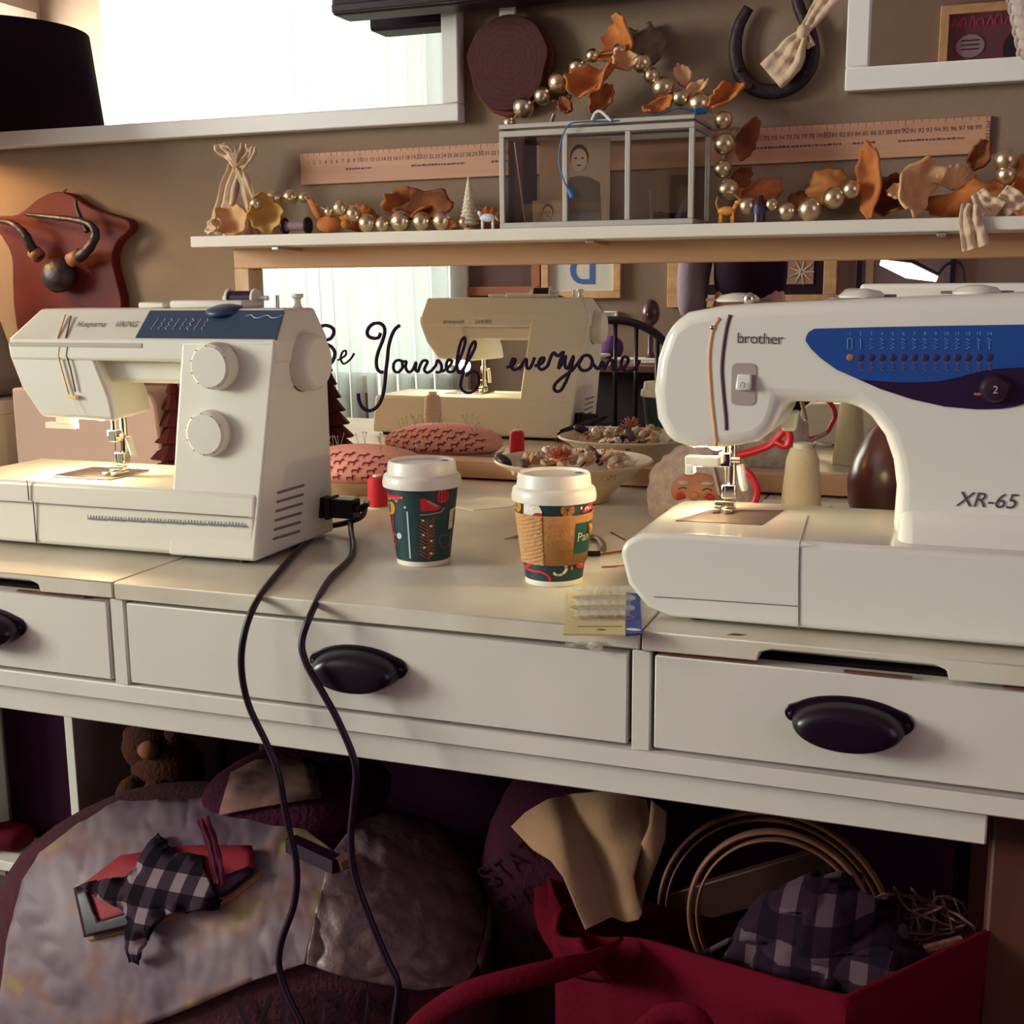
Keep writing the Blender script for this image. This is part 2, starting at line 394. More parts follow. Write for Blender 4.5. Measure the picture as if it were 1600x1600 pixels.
letters = [
 S1([(-30, 190), (-45, 380), (-50, 560)]), S1([(-40, 210), (40, 175), (110, 195), (130, 240), (100, 300), (20, 335), (105, 380), (140, 450), (100, 540), (0, 570), (-50, 555)]),
 S1([(170, 510), (240, 465), (245, 420), (215, 430), (195, 490), (225, 545), (290, 500), (325, 445)]),
 S1([(580, 250), (560, 290), (520, 300), (470, 285), (450, 250), (465, 200), (510, 160), (570, 155), (610, 185), (620, 240), (600, 320), (560, 420), (540, 510), (545, 580), (570, 620), (605, 625)]),
 S1([(765, 175), (720, 210), (680, 290), (655, 390), (645, 500), (630, 620), (620, 740), (600, 850), (560, 940), (500, 990), (440, 990), (395, 950), (370, 890), (365, 830)]),
 S1([(790, 520), (740, 510), (705, 550), (710, 610), (750, 625), (790, 580), (790, 530), (830, 520)]),
 S1([(830, 520), (820, 580), (850, 625), (890, 600), (920, 530), (915, 600), (940, 625)]),
 S1([(940, 625), (960, 560), (990, 515), (1030, 525), (1000, 600), (1030, 630), (1070, 610)]),
 S1([(1070, 610), (1110, 560), (1130, 510), (1165, 560), (1155, 620), (1110, 625)]),
 S1([(1170, 620), (1230, 580), (1265, 530), (1235, 505), (1210, 560), (1230, 620), (1280, 620)]),
 S1([(1280, 620), (1340, 500), (1390, 350), (1385, 290), (1350, 340), (1320, 470), (1310, 580), (1340, 640)]),
 S1([(1340, 640), (1420, 520), (1490, 380), (1480, 330), (1440, 390), (1400, 540), (1360, 680), (1350, 770), (1400, 820), (1470, 810), (1520, 730), (1510, 640), (1460, 620), (1400, 660)]),
 S2([(405, 330), (450, 310), (465, 275), (445, 275), (435, 320), (460, 345), (500, 330)]),
 S2([(500, 330), (540, 270), (545, 330), (570, 330), (600, 260)]),
 S2([(600, 320), (650, 300), (665, 265), (640, 270), (625, 320), (650, 345), (690, 320)]),
 S2([(690, 320), (715, 250), (735, 228), (760, 250), (800, 222), (775, 290), (765, 340)]),
 S2([(765, 340), (790, 300), (815, 250), (808, 310), (830, 335), (870, 250), (850, 340), (820, 420), (780, 490), (740, 490), (740, 450), (790, 400), (860, 350)]),
 S2([(860, 350), (900, 300), (940, 250), (980, 250), (1000, 290), (980, 340), (930, 350), (905, 310), (930, 265)]),
 S2([(1000, 300), (1040, 340), (1070, 290), (1080, 340), (1110, 290), (1140, 280), (1140, 340), (1170, 350)]),
 S2([(1170, 350), (1230, 320), (1250, 270), (1215, 260), (1200, 320), (1240, 360), (1300, 330), (1330, 280)])]
for i, L in enumerate(letters):
    rad = .0027 if i < 5 else (.0024 if i > 11 else .0022)
    if i == 2: rad = .0015
    G().tube(smoothpts(L, 5), rad, 8, flat=.0008).build('painted_letter', INKBLK, bm_, smooth=True)

# ------------------------------------------------------------------ white framed mirrors above
def white_mirror(label, x0, x1, z0, z1, fw):
    t = thing('framed_mirror', label, 'mirror', ((x0+x1)/2, YW, z0))
    yf = YM-.008
    B('frame_rail', WHITEF, t, x0, x1, yf, YW-.001, z0, z0+fw, .002); B('frame_rail', WHITEF, t, x0, x1, yf, YW-.001, z1-fw, z1, .002)
    B('frame_stile', WHITEF, t, x0, x0+fw, yf, YW-.001, z0+fw, z1-fw, .002); B('frame_stile', WHITEF, t, x1-fw, x1, yf, YW-.001, z0+fw, z1-fw, .002)
    B('mirror_glass', MIRROR, t, x0+fw-.003, x1-fw+.003, YM+.004, YM+.01, z0+fw-.003, z1-fw+.003, 0)
    return t
white_mirror('white framed mirror above the antler plaque reflecting the bright window', -.98, .075, DZ+.55, DZ+1.05, .027)
white_mirror('white framed mirror beside the horseshoe reflecting a framed poster', .643, 1.35, DZ+.560, DZ+1.05, .030)

# ------------------------------------------------------------------ shelf and black bracket shelf above
sh = thing('wall_shelf', 'long thin white shelf above the big mirror', 'shelf', (.4, YW, DZ+.366))
SHY = .646; SZ0, SZ = DZ+.3665, DZ+.3835
B('board', WHITE, sh, -.34, 1.5, SHY, YW-.001, SZ0, SZ, .0015)
for x in (-.2, .31, .78, 1.3): B('bracket', STEEL, sh, x-.006, x+.006, SHY+.02, YW-.003, SZ0-.006, SZ0, .001)
tv = thing('television', 'black flat panel with a narrow bezel hung high on the wall', 'television', (.17, .74, DZ+.70))
p0 = P(517, 22, .68); p1 = P(1035, 17, .68)
B('screen_case', BLACK, tv, p0.x, p1.x, .68, .735, DZ+.700, DZ+1.03, .006)
B('bezel_lip', mat('bezel', '20101e', .25), tv, p0.x+.005, p1.x-.005, .672, .68, DZ+.702, DZ+.714, .002)
for x in (.10, .22): B('wall_bracket', DKMET, tv, x, x+.03, .735, YW-.001, DZ+.72, DZ+.9, .002)

# ------------------------------------------------------------------ one metre ruler on the wall
ru = thing('metre_stick', 'wooden metre stick fixed flat on the wall behind the shelf', 'ruler', (.3, YW, DZ+.47))
RULER = wood('ruler_wood', 'c4967a', 'b28266', (3, 60, 60), .6)
rx0, rx1 = -.213, .832
rz = lambda x: DZ+.467+.005*(x-rx0)/(rx1-rx0)
ry = YW-.007
G().prism([(rx0, rz(rx0)), (rx1, rz(rx1)), (rx1, rz(rx1)+.049), (rx0, rz(rx0)+.049)], ry, YW-.001).build('stick', RULER, ru, bevel=.001)
g = G(); cmw = (rx1-rx0-.01)/100
for i in range(101):
    x = rx0+.005+i*cmw; h = .009 if i % 10 == 0 else (.0065 if i % 5 == 0 else .0045)
    g.box(x-.0003, x+.0003, ry-.0002, ry+.0001, rz(x)+.049-h, rz(x)+.049)
g.build('graduations', INK, ru, smooth=False)
for i in range(1, 100):
    x = rx0+.005+i*cmw
    if .16 < x < .47: continue
    big = i % 10 == 0
    text('numeral', str(i), .0085 if not big else .0105, INK, ru, lambda a, b, x=x: (x+a, ry-.0003, rz(x)+.049-.0175+b))
random.seed(17)
for x0_, x1_ in ((-.13, -.085), (-.015, .075), (.12, .17), (.52, .64), (.655, .685), (.715, .80)):
    g = G(); x = x0_
    while x < x1_:
        w_ = random.uniform(.002, .006); g.box(x, min(x+w_, x1_), ry-.0003, ry+.0001, rz(x)+.0205, rz(x)+.0205+random.uniform(.0020, .0030)); x += w_+random.uniform(.0008, .002)
    g.build('small_print', INK, ru, smooth=False)
text('lettering', 'METER', .008, INK, ru, lambda a, b: (rx1-.006+b*1.0, ry-.0003, rz(rx1)+.03-a))

# ------------------------------------------------------------------ wall ornaments
sl = thing('wood_slice', 'round dark slice of tree trunk hung on the wall', 'wood slice', P(797, 100, YW))
c = P(797, 100, .765)
def ringmat():
    m = mat('slice_rings', '5c3b38', .8, bump=.4, bscale=90); N, L, b = nodes(m)
    tc = N.new('ShaderNodeTexCoord'); mp = N.new('ShaderNodeMapping'); mp.inputs['Location'].default_value = (-c.x, 0, -c.z)
    wv = N.new('ShaderNodeTexWave'); wv.wave_type = 'RINGS'; wv.rings_direction = 'Y'; wv.inputs['Scale'].default_value = 40; wv.inputs['Distortion'].default_value = 5
    r = N.new('ShaderNodeValToRGB'); r.color_ramp.elements[0].color = (*hx('4c2c2e'), 1); r.color_ramp.elements[1].color = (*hx('513132'), 1)
    L.new(tc.outputs['Object'], mp.inputs[0]); L.new(mp.outputs[0], wv.inputs['Vector']); L.new(wv.outputs['Fac'], r.inputs[0]); L.new(r.outputs[0], b.inputs['Base Color'])
    return m
ol = [(c.x+(.0625+.003*math.sin(3*t)+.0015*math.sin(9*t))*math.cos(t), c.z+(.0695+.002*math.sin(2*t+1))*math.sin(t)) for t in [2*PI*i/56 for i in range(56)]]
G().prism(ol, .752, YW-.001).build('heartwood', ringmat(), sl, bevel=.002)
ob = [(c.x+(x-c.x)*1.035+.002, c.z+(z-c.z)*1.035-.004) for x, z in ol]
G().prism(ob, .762, YW-.002).build('bark', mat('bark', '6a3a2c', .95, bump=.8, bscale=60), sl, bevel=.003)
B('hanger', WHITEF, sl, c.x-.014, c.x+.011, .757, .764, c.z+.066, c.z+.080, .001)

hs = thing('horseshoe', 'dark iron horseshoe hung open end up with a muslin bow', 'horseshoe', P(1205, 80, YW))
pts = [P(x, y, .770) for x, y in ((1170, 12), (1155, 40), (1149, 75), (1155, 110), (1175, 136), (1205, 143), (1235, 136), (1260, 115), (1270, 85), (1265, 50), (1250, 15), (1243, -12))]
G().tube(smoothpts(pts, 6), lambda t: .0075+.003*math.sin(PI*t), 10, flat=.006).build('shoe', mat('iron', '2e2028', .55, metal=.4, bump=.5, bscale=80), hs, smooth=True)
for k in (3, 4, 7, 8):
    q = pts[k]; B('nail', DKMET, hs, q.x-.002, q.x+.002, .760, .765, q.z-.003, q.z+.003, .0005)
def strip(name, px, Y, wd, m, par, wob=.004, seed=0):
    c_ = [P(x, y, Y) for x, y in px]; c_ = smoothpts(c_, 6); g = G()
    def fn(u, v):
        f = v*(len(c_)-1); i = int(f); q = c_[i]
        t = (c_[min(i+1, len(c_)-1)]-c_[max(i-1, 0)]).normalized(); a = Vector((-t.z, 0, t.x))
        ww = wd(v) if callable(wd) else wd
        n = noise.noise(Vector((u*3+seed, v*5, seed)))
        return q+a*((u-.5)*ww)+Vector((0, -wob*abs(math.sin(u*PI*2.5+seed))-wob*n, 0))
    g.grid(fn, 10, len(c_)); return g.build(name, m, par, smooth=True, solid=.0012)
strip('bow_tail', ((1254, 52), (1240, 75), (1225, 100), (1205, 120)), .755, lambda v: .012+.034*math.sin(min(1, v*1.15)*PI*.55), LACE, hs, .006, 1)
strip('bow_tail', ((1254, 52), (1270, 30), (1285, 10), (1300, -10)), .755, lambda v: .012+.022*v, LACE, hs, .005, 3)
q = P(1254, 50, .752); G().ell(q, .008, .008, .01, 12, 8).build('bow_knot', LACE, hs, smooth=True)
strip('bow_loop', ((1256, 52), (1262, 62), (1268, 74)), .757, .011, LACE, hs, .004, 5)

kn = thing('knitted_cord', 'thick cream knitted cord hanging in front of the mirror with the poster', 'cord', P(1592, 30, .735))
KNC = mat('cream_knit_cord', 'b8a6a0', .95, bump=.8, bscale=120)
for k_ in (0, PI):
    pts = [P(1585+i*1.0, -60+i*5.2, .735)+Vector((.006*math.cos(i*.9+k_), .006*math.sin(i*.9+k_), 0)) for i in range(29)]
    G().tube(smoothpts(pts, 4), .0085, 8).build('strand', KNC, kn, smooth=True)
pq = thing('antler_plaque', 'shield shaped red brown plaque carrying two dark twisted horns', 'plaque', P(95, 400, YW))
Y0 = .765
shield = [(95, 300), (112, 304), (145, 325), (185, 338), (203, 345), (205, 360), (186, 378), (178, 405), (185, 440), (192, 480), (170, 530), (100, 570), (40, 540), (25, 490), (22, 440), (20, 400), (5, 370), (-15, 345), (0, 338), (30, 335), (60, 312), (80, 302)]
sp = [(P(x, y, Y0).x, P(x, y, Y0).z) for x, y in shield]
sp = [(p.x, p.y) for p in smoothpts([(a, b, 0) for a, b in sp], 3, True)]
G().prism(sp, Y0-.004, YW-.001).build('shield', mat('mahogany', '641e18', .6, var=.2, vscale=14, col2='501816', spec=.2), pq, bevel=.006, segs=3)
hc = P(92, 430, .74)
HORN = mat('horn', '23121a', .45, bump=.4, bscale=100)
G().ell(hc, .034, .024, .030, 18, 12, fn=lambda d: 1+.08*noise.noise(d*4)).build('skull_cap', HORN, pq, smooth=True)
for hp in (((112, 408), (132, 395), (148, 372), (145, 355), (125, 345), (70, 338), (40, 335)), ((60, 402), (48, 385), (38, 365), (20, 350), (0, 345), (-25, 340))):
    pp = [P(x, y, .742-.02*math.sin(i*.6)) for i, (x, y) in enumerate(hp)]
    G().tube(smoothpts(pp, 6), lambda t: .0105*(1-t*.72)+.0006*math.sin(t*60), 10).build('horn', HORN, pq, smooth=True)
pp = [P(x, y, .738) for x, y in ((137, 362), (128, 345), (120, 325), (118, 312))]
G().tube(smoothpts(pp, 5), lambda t: .0055*(1-t*.6), 8).build('horn', HORN, pq, smooth=True)
for a, b in (((110, 408), (126, 398)), ((62, 402), (52, 392))):
    G().tube([P(*a, .738), P(*b, .738)], .0125, 10).build('horn_base', mat('horn_base', '8a5a3a', .6), pq, smooth=True)
q = P(98, 301, .757); G().tube([q, q+Vector((0, .01, .006))], .002, 6).build('hanger', STEEL, pq)

# ------------------------------------------------------------------ black shaded lamp at the far left
lx, ly = -1.01, .545
lamp = thing('table_lamp', 'table lamp with a black drum shade lined in gold', 'lamp', (lx, ly, DZ+.1))
zb, zt = DZ+.540, DZ+.80
n = 48
G().lathe([(.205, zb), (.178, zt)], n, Matrix.Translation((lx, ly, 0)), cap=False).build('lamp_shade', mat('black_shade', '1c0a1a', .8), lamp, smooth=True, solid=.002)
m_gold = mat('gold_lining', 'd8a23c', .35, metal=.85, bump=.25, bscale=120)
G().lathe([(.2025, zb+.001), (.1755, zt-.001)], n, Matrix.Translation((lx, ly, 0)), cap=False).build('gold_lining', m_gold, lamp, smooth=True)
G().lathe([(.055, P(40, 635, .50).z), (.055, P(40, 635, .50).z+.014), (.02, P(40, 635, .50).z+.03), (.03, DZ+.25), (.035, DZ+.33), (.015, DZ+.45), (.012, DZ+.60)], 24, Matrix.Translation((lx, ly, 0))).build('lamp_base', mat('lamp_brass', '6a4a28', .4, metal=.8), lamp, smooth=True)
G().ell((lx, ly, DZ+.655), .028, .028, .036, 16, 10).build('bulb', mat('bulb_glow', 'ffd9a0', .5, emit='ffc070', estr=14), lamp, smooth=True)
pl = bpy.data.lights.new('lamp_light', 'POINT'); pl.energy = 12; pl.color = (1, .62, .24); pl.shadow_soft_size = .04
plo = bpy.data.objects.new('lamp_light', pl); COL.objects.link(plo); plo.location = (lx, ly, DZ+.60)

# ------------------------------------------------------------------ sewing machine on the left (cream, slate blue panel)
lm = thing('sewing_machine', 'cream sewing machine with slate blue stitch panel, two dials and hand wheel', 'sewing machine', (-.1, .2, DZ))
Z = DZ
g = G()
g.frus((-.335, .096, .105, .284, Z+.006), (-.332, .100, .108, .27, Z+.082))
base = g.build('bed', CREAM, lm, bevel=.006, segs=3)
g = G(); g.frus((-.018, .0965, .104, .285, Z+.006), (.002, .1225, .124, .236, Z+.246)); g.build('column', CREAM, lm, bevel=.004, segs=3)
g = G()
g.box(-.238, .1225, .124, .238, Z+.222, Z+.246); g.frus((-.238, .1225, .124, .238, Z+.246), (-.226, .109, .168, .234, Z+.280))
arm = g.build('arm', CREAM, lm, bevel=.004, segs=3)
B('arm_underside', CREAM, lm, -.150, .006, .146, .232, Z+.196, Z+.224, .005, 3)
hp = [(-.238, .243), (-.236, .226), (-.222, .190), (-.196, .155), (-.09, .153), (-.094, .18), (-.112, .224), (-.112, .243)]
g = G().prism([(a-.006, Z+b) for a, b in hp], .127, .236)
for v_ in g.v:
    if v_.y > .2 and v_.x > -.14: v_.x -= .030
head = g.build('head', CREAM, lm, bevel=.005, segs=3)
# slanted blue panel on the arm front
sl0, sl1 = Vector((0, .124, Z+.246)), Vector((0, .168, Z+.280)); sd = (sl1-sl0); sn = Vector((0, -sd.z, sd.y)).normalized()
def onslope(x, t, off=.0006): q = sl0+sd*t+sn*off; return Vector((x, q.y, q.z))
qs = [(-.060, .06), (.1216, .06), (.1103, .92), (-.066, .92)]
g = G(); g.add([onslope(x, t, .0011) for x, t in qs]+[onslope(x, t, -.001) for x, t in qs], [(0, 1, 2, 3), (7, 6, 5, 4), (0, 4, 5, 1), (1, 5, 6, 2), (2, 6, 7, 3), (3, 7, 4, 0)])
panel = g.build('stitch_panel', SLATE, lm, smooth=False)
INKW = mat('pale_print', 'b8c2cc', .6)
for i in range(8):
    x = -.046+i*.0095; pts = [onslope(x+.0014*(-1)**k*(.5+.5*(i % 3)), .30+.07*k, .0014) for k in range(6)]
    G().tube(pts, .0005, 5).build('stitch_symbol', INKW, panel)
pts = [onslope(.066+.0058*k+.001*math.sin(k*2), .72+.05*math.sin(k*1.7), .0014) for k in range(9)]
G().tube(smoothpts(pts, 4), .0006, 5).build('script_mark', INKW, panel)
G().lathe([(.0, 0), (.022, 0), (.020, .005), (.012, .008), (0, .009)], 28, Matrix.Translation(onslope(.030, .98, -.005)) @ aim((0, -.2, 1)), cap=False).build('panel_wheel', SLATE, lm, smooth=True)
# relief lines on head
B('relief_line', mat('cream_shadow_line', 'b3ad98', .6), lm, -.236, -.05, .1232, .1245, Z+.2375, Z+.2425, .0004)
for tx, s in ((-.134, 'Husqvarna'), (-.085, 'VIKING')):
    text('lettering', s, .0095, INK, lm, lambda a, b, x=tx: onslope(x+a, .40+b*1.5/.0556, .0008))
# face plate slots (thread path)
SLOT = mat('slot_shadow', '7a6a68', .7)
LITSLOT = mat('lit_slot_edge', 'f0cc98', .5)  # warm light along the slot is painted in with this colour
fy = lambda z: .1255 if z < Z+.246 else .1255+(z-Z-.246)*1.16-.001
def on(px, off=-.0012):
    out = []
    for x, y in px:
        q = P(x, y, .125)
        for _ in range(3): q = P(x, y, fy(q.z))
        out.append(q+Vector((0, off, 0)))
    return out
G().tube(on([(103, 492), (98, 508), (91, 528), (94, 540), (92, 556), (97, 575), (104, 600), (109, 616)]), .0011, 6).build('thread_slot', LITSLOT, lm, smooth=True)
G().tube(on([(112, 494), (104, 527), (107, 540), (105, 555), (111, 575), (116, 598), (119, 612)]), .0010, 6).build('thread_slot', SLOT, lm, smooth=True)
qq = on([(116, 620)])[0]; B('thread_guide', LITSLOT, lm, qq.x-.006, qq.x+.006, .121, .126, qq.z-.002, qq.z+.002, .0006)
G().tube(on([(114, 620), (120, 632), (130, 652)], -.002), .0003, 5).build('thread', CREAM, lm)
# dials
for (px, py) in ((325, 573), (318, 678)):
    q = P(px, py, .106)
    d = G().lathe([(.026, 0), (.0262, .004), (.0245, .017), (.0215, .0195), (0, .0197)], 40, Matrix.Translation((q.x+.003, .122, q.z)) @ Matrix.Rotation(PI/2, 4, 'X'), cap=False).build('dial', CREAM, lm, smooth=None)
    for k in range(9):
        a = PI*(.15+k*.19); B('dial_mark', INK, d, q.x+.003+.0228*math.cos(a)-.0006, q.x+.003+.0228*math.cos(a)+.0006, .1020, .1026, q.z+.0228*math.sin(a)-.0006, q.z+.0228*math.sin(a)+.0006, 0)
# hand wheel and right side
q = PX(470, 566, .118)
hw = G().lathe([(.031, 0), (.0325, .003), (.0325, .014), (.031, .018), (.030, .021), (.027, .0235), (0, .024)], 44, Matrix.Translation((.1165, .187, q.z)) @ Matrix.Rotation(PI/2, 4, 'Y'), cap=False).build('hand_wheel', CREAM, lm)
G().lathe([(.0335, 0), (.0335, .001)], 44, Matrix.Translation((.1160, .187, q.z)) @ Matrix.Rotation(PI/2, 4, 'Y')).build('wheel_gap', SLOT, lm)
sx = lambda z: .0965+(z-Z-.006)/.24*.026
for i in range(6):
    a = PX(433, 770+i*14.5, .104); b = PX(474, 758+i*14.5, .104)
    xx = sx((a.z+b.z)/2)
    g = G().tube([Vector((sx(a.z)+.0002, a.y, a.z)), Vector((sx(b.z)+.0002, b.y, b.z))], .0016, 6); g.build('vent_slot', SLOT, lm)
B('socket', BLACK, lm, .0975, .1045, .243, .262, Z+.030, Z+.055, .001)
# bed details
B('seam', SLOT, lm, -.203, -.2024, .1035, .1052, Z+.008, Z+.058, 0)
B('seam', SLOT, lm, -.210, -.2094, .1045, .1062, Z+.058, Z+.082, 0)
B('seam', SLOT, lm, -.335, .09, .1030, .1052, Z+.0555, Z+.0563, 0)
SCALE = mat('scale_ink', '6f7480', .7)
a, b = P(137, 810, .1045), P(386, 822, .1045)
g = G(); nseg = 8
for i in range(nseg):
    x0 = a.x+(b.x-a.x)*i/nseg; x1 = a.x+(b.x-a.x)*(i+.9)/nseg; z0 = a.z+(b.z-a.z)*i/nseg
    g.box(x0, x1, .1044, .1052, z0-.0012, z0+.0008)
    for k in range(6): g.box(x0+(x1-x0)*k/6, x0+(x1-x0)*k/6+.0004, .1044, .1052, z0+.001, z0+.004)
g.build('printed_scale', SCALE, lm, smooth=False)
B('needle_plate', STEEL, lm, -.20, -.115, .135, .21, Z+.082, Z+.0845, .001)
nx, ny = -.128, .165
def presser(par, nx, ny, z0, ztop, bedz, white):
    G().tube([(nx, ny, z0), (nx, ny, ztop)], .0032, 10).build('needle_bar', CHROME, par)
    B('needle_clamp', CHROME, par, nx-.006, nx+.006, ny-.006, ny+.006, z0-.004, z0+.010, .0012)
    G().tube([(nx+.006, ny, z0+.003), (nx+.014, ny, z0+.003)], .0028, 10).build('clamp_screw', CHROME, par)
    G().tube([(nx, ny, z0-.003), (nx, ny, bedz+.004)], .0006, 6).build('needle', CHROME, par)
    G().tube([(nx+.004, ny+.012, bedz+.012), (nx+.004, ny+.012, ztop)], .0042, 10).build('presser_bar', CHROME, par)
    B('foot_ankle', CHROME, par, nx-.004, nx+.010, ny+.001, ny+.014, bedz+.012, bedz+.026, .0015)
    f = B('presser_foot', CHROME, par, nx-.010, nx-.002, ny-.016, ny+.010, bedz+.0015, bedz+.0045, .001)
    B('foot_toe', CHROME, f, nx+.002, nx+.010, ny-.016, ny+.010, bedz+.0015, bedz+.0045, .001)
    B('foot_bridge', CHROME, f, nx-.010, nx+.010, ny-.002, ny+.008, bedz+.0045, bedz+.010, .001)
    G().tube([(nx+.013, ny+.008, bedz+.045), (nx+.017, ny+.012, bedz+.02)], .004, 8).build('presser_lever', white, par)
presser(lm, nx, ny, Z+.128, Z+.165, Z+.0845, CREAM)
q = P(98, 665, .155)
B('needle_threader', CREAM, lm, q.x-.022, q.x+.020, .150, .160, q.z-.003, q.z+.004, .001); B('threader_arm', CREAM, lm, q.x-.004, q.x+.018, .148, .162, q.z+.003, q.z+.012, .001)
# lamp under head
G().ell((-.165, .19, Z+.153), .009, .009, .008, 12, 8).build('sewing_light', mat('sewing_bulb', 'fff0c8', .5, emit='ffe2a0', estr=25), lm, smooth=True)
def mlight(nm, loc, e):
    l = bpy.data.lights.new(nm, 'POINT'); l.energy = e; l.color = (1, .74, .40); l.shadow_soft_size = .012
    o = bpy.data.objects.new(nm, l); COL.objects.link(o); o.location = loc
mlight('sewing_light_left', (-.170, .170, Z+.138), 1.3)
# top fittings
B('top_lid', CREAM, lm, -.055, .045, .185, .23, Z+.280, Z+.289, .003)
B('thread_tension_wheel', CREAM, lm, -.102, -.066, .19, .205, Z+.280, Z+.287, .002)
q = P(433, 478, .20); G().tube([(q.x, .2, Z+.279), (q.x, .2, q.z+.012)], .0028, 10).build('spool_pin', STEEL, lm)
G().lathe([(.006, 0), (.004, .004), (.004, .010), (.007, .012), (.007, .016)], 16, Matrix.Translation((.098, .215, Z+.280))).build('bobbin_winder', CREAM, lm)
sp_ = G().tube([(-.005, .222, Z+.291), (.055, .222, Z+.291)], .003, 8).build('spool_rod', CREAM, lm)
G().tube([(.005, .222, Z+.291), (.036, .222, Z+.291)], .0085, 16).build('black_thread', BLACK, sp_)
for x in (.002, .037): G().tube([(x, .222, Z+.291), (x+.003, .222, Z+.291)], .011, 16).build('spool_cap', CREAM, sp_)
for x, y in ((-.31, .13), (.07, .13), (-.31, .26), (.07, .26)): G().lathe([(.011, 0), (.011, .008)], 16, Matrix.Translation((x, y, Z))).build('rubber_foot', BLACK, lm)
# back lettering
for tx, s in ((-.165, 'Husqvarna'), (-.100, 'VIKING')):
    text('lettering', s, .011, INK, lm, lambda a, b, x=tx: (x-a, .2385, Z+.229+b))
# plug
q = PX(520, 773, .118)
plug = thing('power_cord', 'black power cord plugged into the cream machine and hanging over the drawers', 'cord', (.12, .27, Z+.03))
G().frus((.1046, .1075, .246, .260, Z+.034), (.1046, .1075, .246, .260, Z+.051)).build('plug_face', BLACK, plug)
g = G(); g.frus((.1072, .115, .240, .268, Z+.029), (.1072, .115, .240, .268, Z+.056)); g.frus((.115, .145, .243, .265, Z+.031), (.115, .145, .243, .265, Z+.054)); g.build('plug', BLACK, plug, bevel=.002)
def cordpt(px, py, mode, v):
    return PZ(px, py, v) if mode == 'z' else P(px, py, v)
k = Vector((.144, .254, Z+.042))
c1 = [k, Vector((.160, .250, Z+.048)), PZ(572, 785, Z+.03), PZ(566, 806, Z+.02), PZ(540, 817, Z+.012), PZ(505, 826, Z+.006), PZ(470, 855, Z+.004), PZ(430, 900, Z+.003), P(402, 938, -.012), P(383, 985, -.03), P(377, 1040, -.034), P(388, 1100, -.032), P(418, 1165, -.032), P(435, 1210, -.034), P(448, 1280, -.036), P(463, 1350, -.038), P(460, 1410, -.04), P(440, 1470, -.042), P(436, 1510, -.044), P(450, 1555, -.046), P(475, 1610, -.05), P(490, 1680, -.05), P(500, 1900, -.05)]
c2 = [k+Vector((0, -.004, 0)), Vector((.156, .246, Z+.044)), PZ(551, 795, Z+.025), PZ(548, 822, Z+.010), PZ(552, 855, Z+.004), PZ(545, 875, Z+.003), PZ(515, 905, Z+.003), P(490, 950, -.012), P(472, 1000, -.03), P(478, 1035, -.034), P(500, 1075, -.036), P(530, 1130, -.036), P(555, 1195, -.036), P(553, 1250, -.036), P(548, 1310, -.038), P(555, 1370, -.04), P(580, 1440, -.042), P(605, 1500, -.044), P(622, 1540, -.046), P(616, 1600, -.048), P(612, 1700, -.05), P(612, 1900, -.05)]
for cc in (c1, c2): G().tube(smoothpts(cc, 6), .0036, 8).build('cable', BLACK, plug, smooth=True)

# ------------------------------------------------------------------ sewing machine on the right (gloss white, blue panel)
rm = thing('sewing_machine', 'gloss white sewing machine with a blue curved stitch chart panel', 'sewing machine', (.76, .12, DZ))
bp = [(.578, .005), (.556, .012), (.538, .033), (.530, .062), (.534, .072), (.550, .081), (.58, .083), (.975, .083), (.984, .078), (.986, .012), (.976, .005)]
G().prism([(a, Z+b) for a, b in bp], .03, .215).build('bed', GLOSSW, rm, bevel=.014, segs=5)
RFY = .085
upx = [(1396, 815), (1400, 760), (1395, 720), (1382, 682), (1360, 652), (1335, 632), (1222, 628), (1218, 650), (1205, 675), (1182, 692), (1130, 701), (1078, 701), (1042, 690), (1024, 655), (1019, 610), (1025, 560), (1042, 510), (1072, 488), (1130, 477), (1200, 473)]
up = [(P(x, y, RFY).x, P(x, y, RFY).z-Z) for x, y in upx]
up = [(up[0][0], .079)]+up+[(.955, .298), (.975, .292), (.984, .27), (.984, .079)]
G().prism([(a, Z+b) for a, b in up], RFY, .205).build('arm_and_column', GLOSSW, rm, bevel=.012, segs=5)
g = G(); g.frus((up[0][0]+.004, .985, .034, .21, Z+.070), (up[0][0]+.004, .984, RFY-.002, .204, Z+.108)); g.build('column_foot', GLOSSW, rm, bevel=.014, segs=5)
def onR(x, y, off=.0006):
    q = P(x, y, RFY); return Vector((q.x, RFY-off, q.z))
C8 = lambda p, off=.0006: onR(1200+p[0]/4, 460+p[1]/4, off)
outer = [(236, 290), (240, 262), (255, 235), (290, 214), (700, 203), (1200, 194), (1650, 187), (1900, 186), (1930, 250), (1920, 400), (1880, 500), (1800, 590), (1700, 650), (1600, 683), (1540, 700), (1450, 714), (1300, 717), (1100, 700), (900, 655), (700, 590), (560, 527), (430, 470), (330, 398), (270, 340)]
def flat(pts2, off0, off1, nm, m, par):
    o2 = [C8(p) for p in pts2]; g = G(); g.prism([(p.x, p.z) for p in o2], RFY-off0, RFY-off1); return g.build(nm, m, par, smooth=False)
pan = flat(outer, .0014, -.004, 'stitch_panel', NAVY, rm)
bl = [(236, 290), (240, 262), (255, 235), (290, 214), (700, 203), (1200, 194), (1650, 187), (1900, 186), (1930, 250), (1925, 380), (1800, 430), (1600, 457), (1480, 460), (1380, 470), (1280, 492), (1180, 520), (1080, 540), (950, 548), (800, 548), (680, 540), (590, 532), (560, 527), (430, 470), (330, 398), (270, 340)]
flat(bl, .0018, .001, 'blue_field', BLUE, pan)
PBL = mat('light_blue_print', '6aa0d8', .6); POR = mat('orange_print', 'b06a3a', .6); PDK = mat('dot_print', '2a1c48', .6)
random.seed(3)
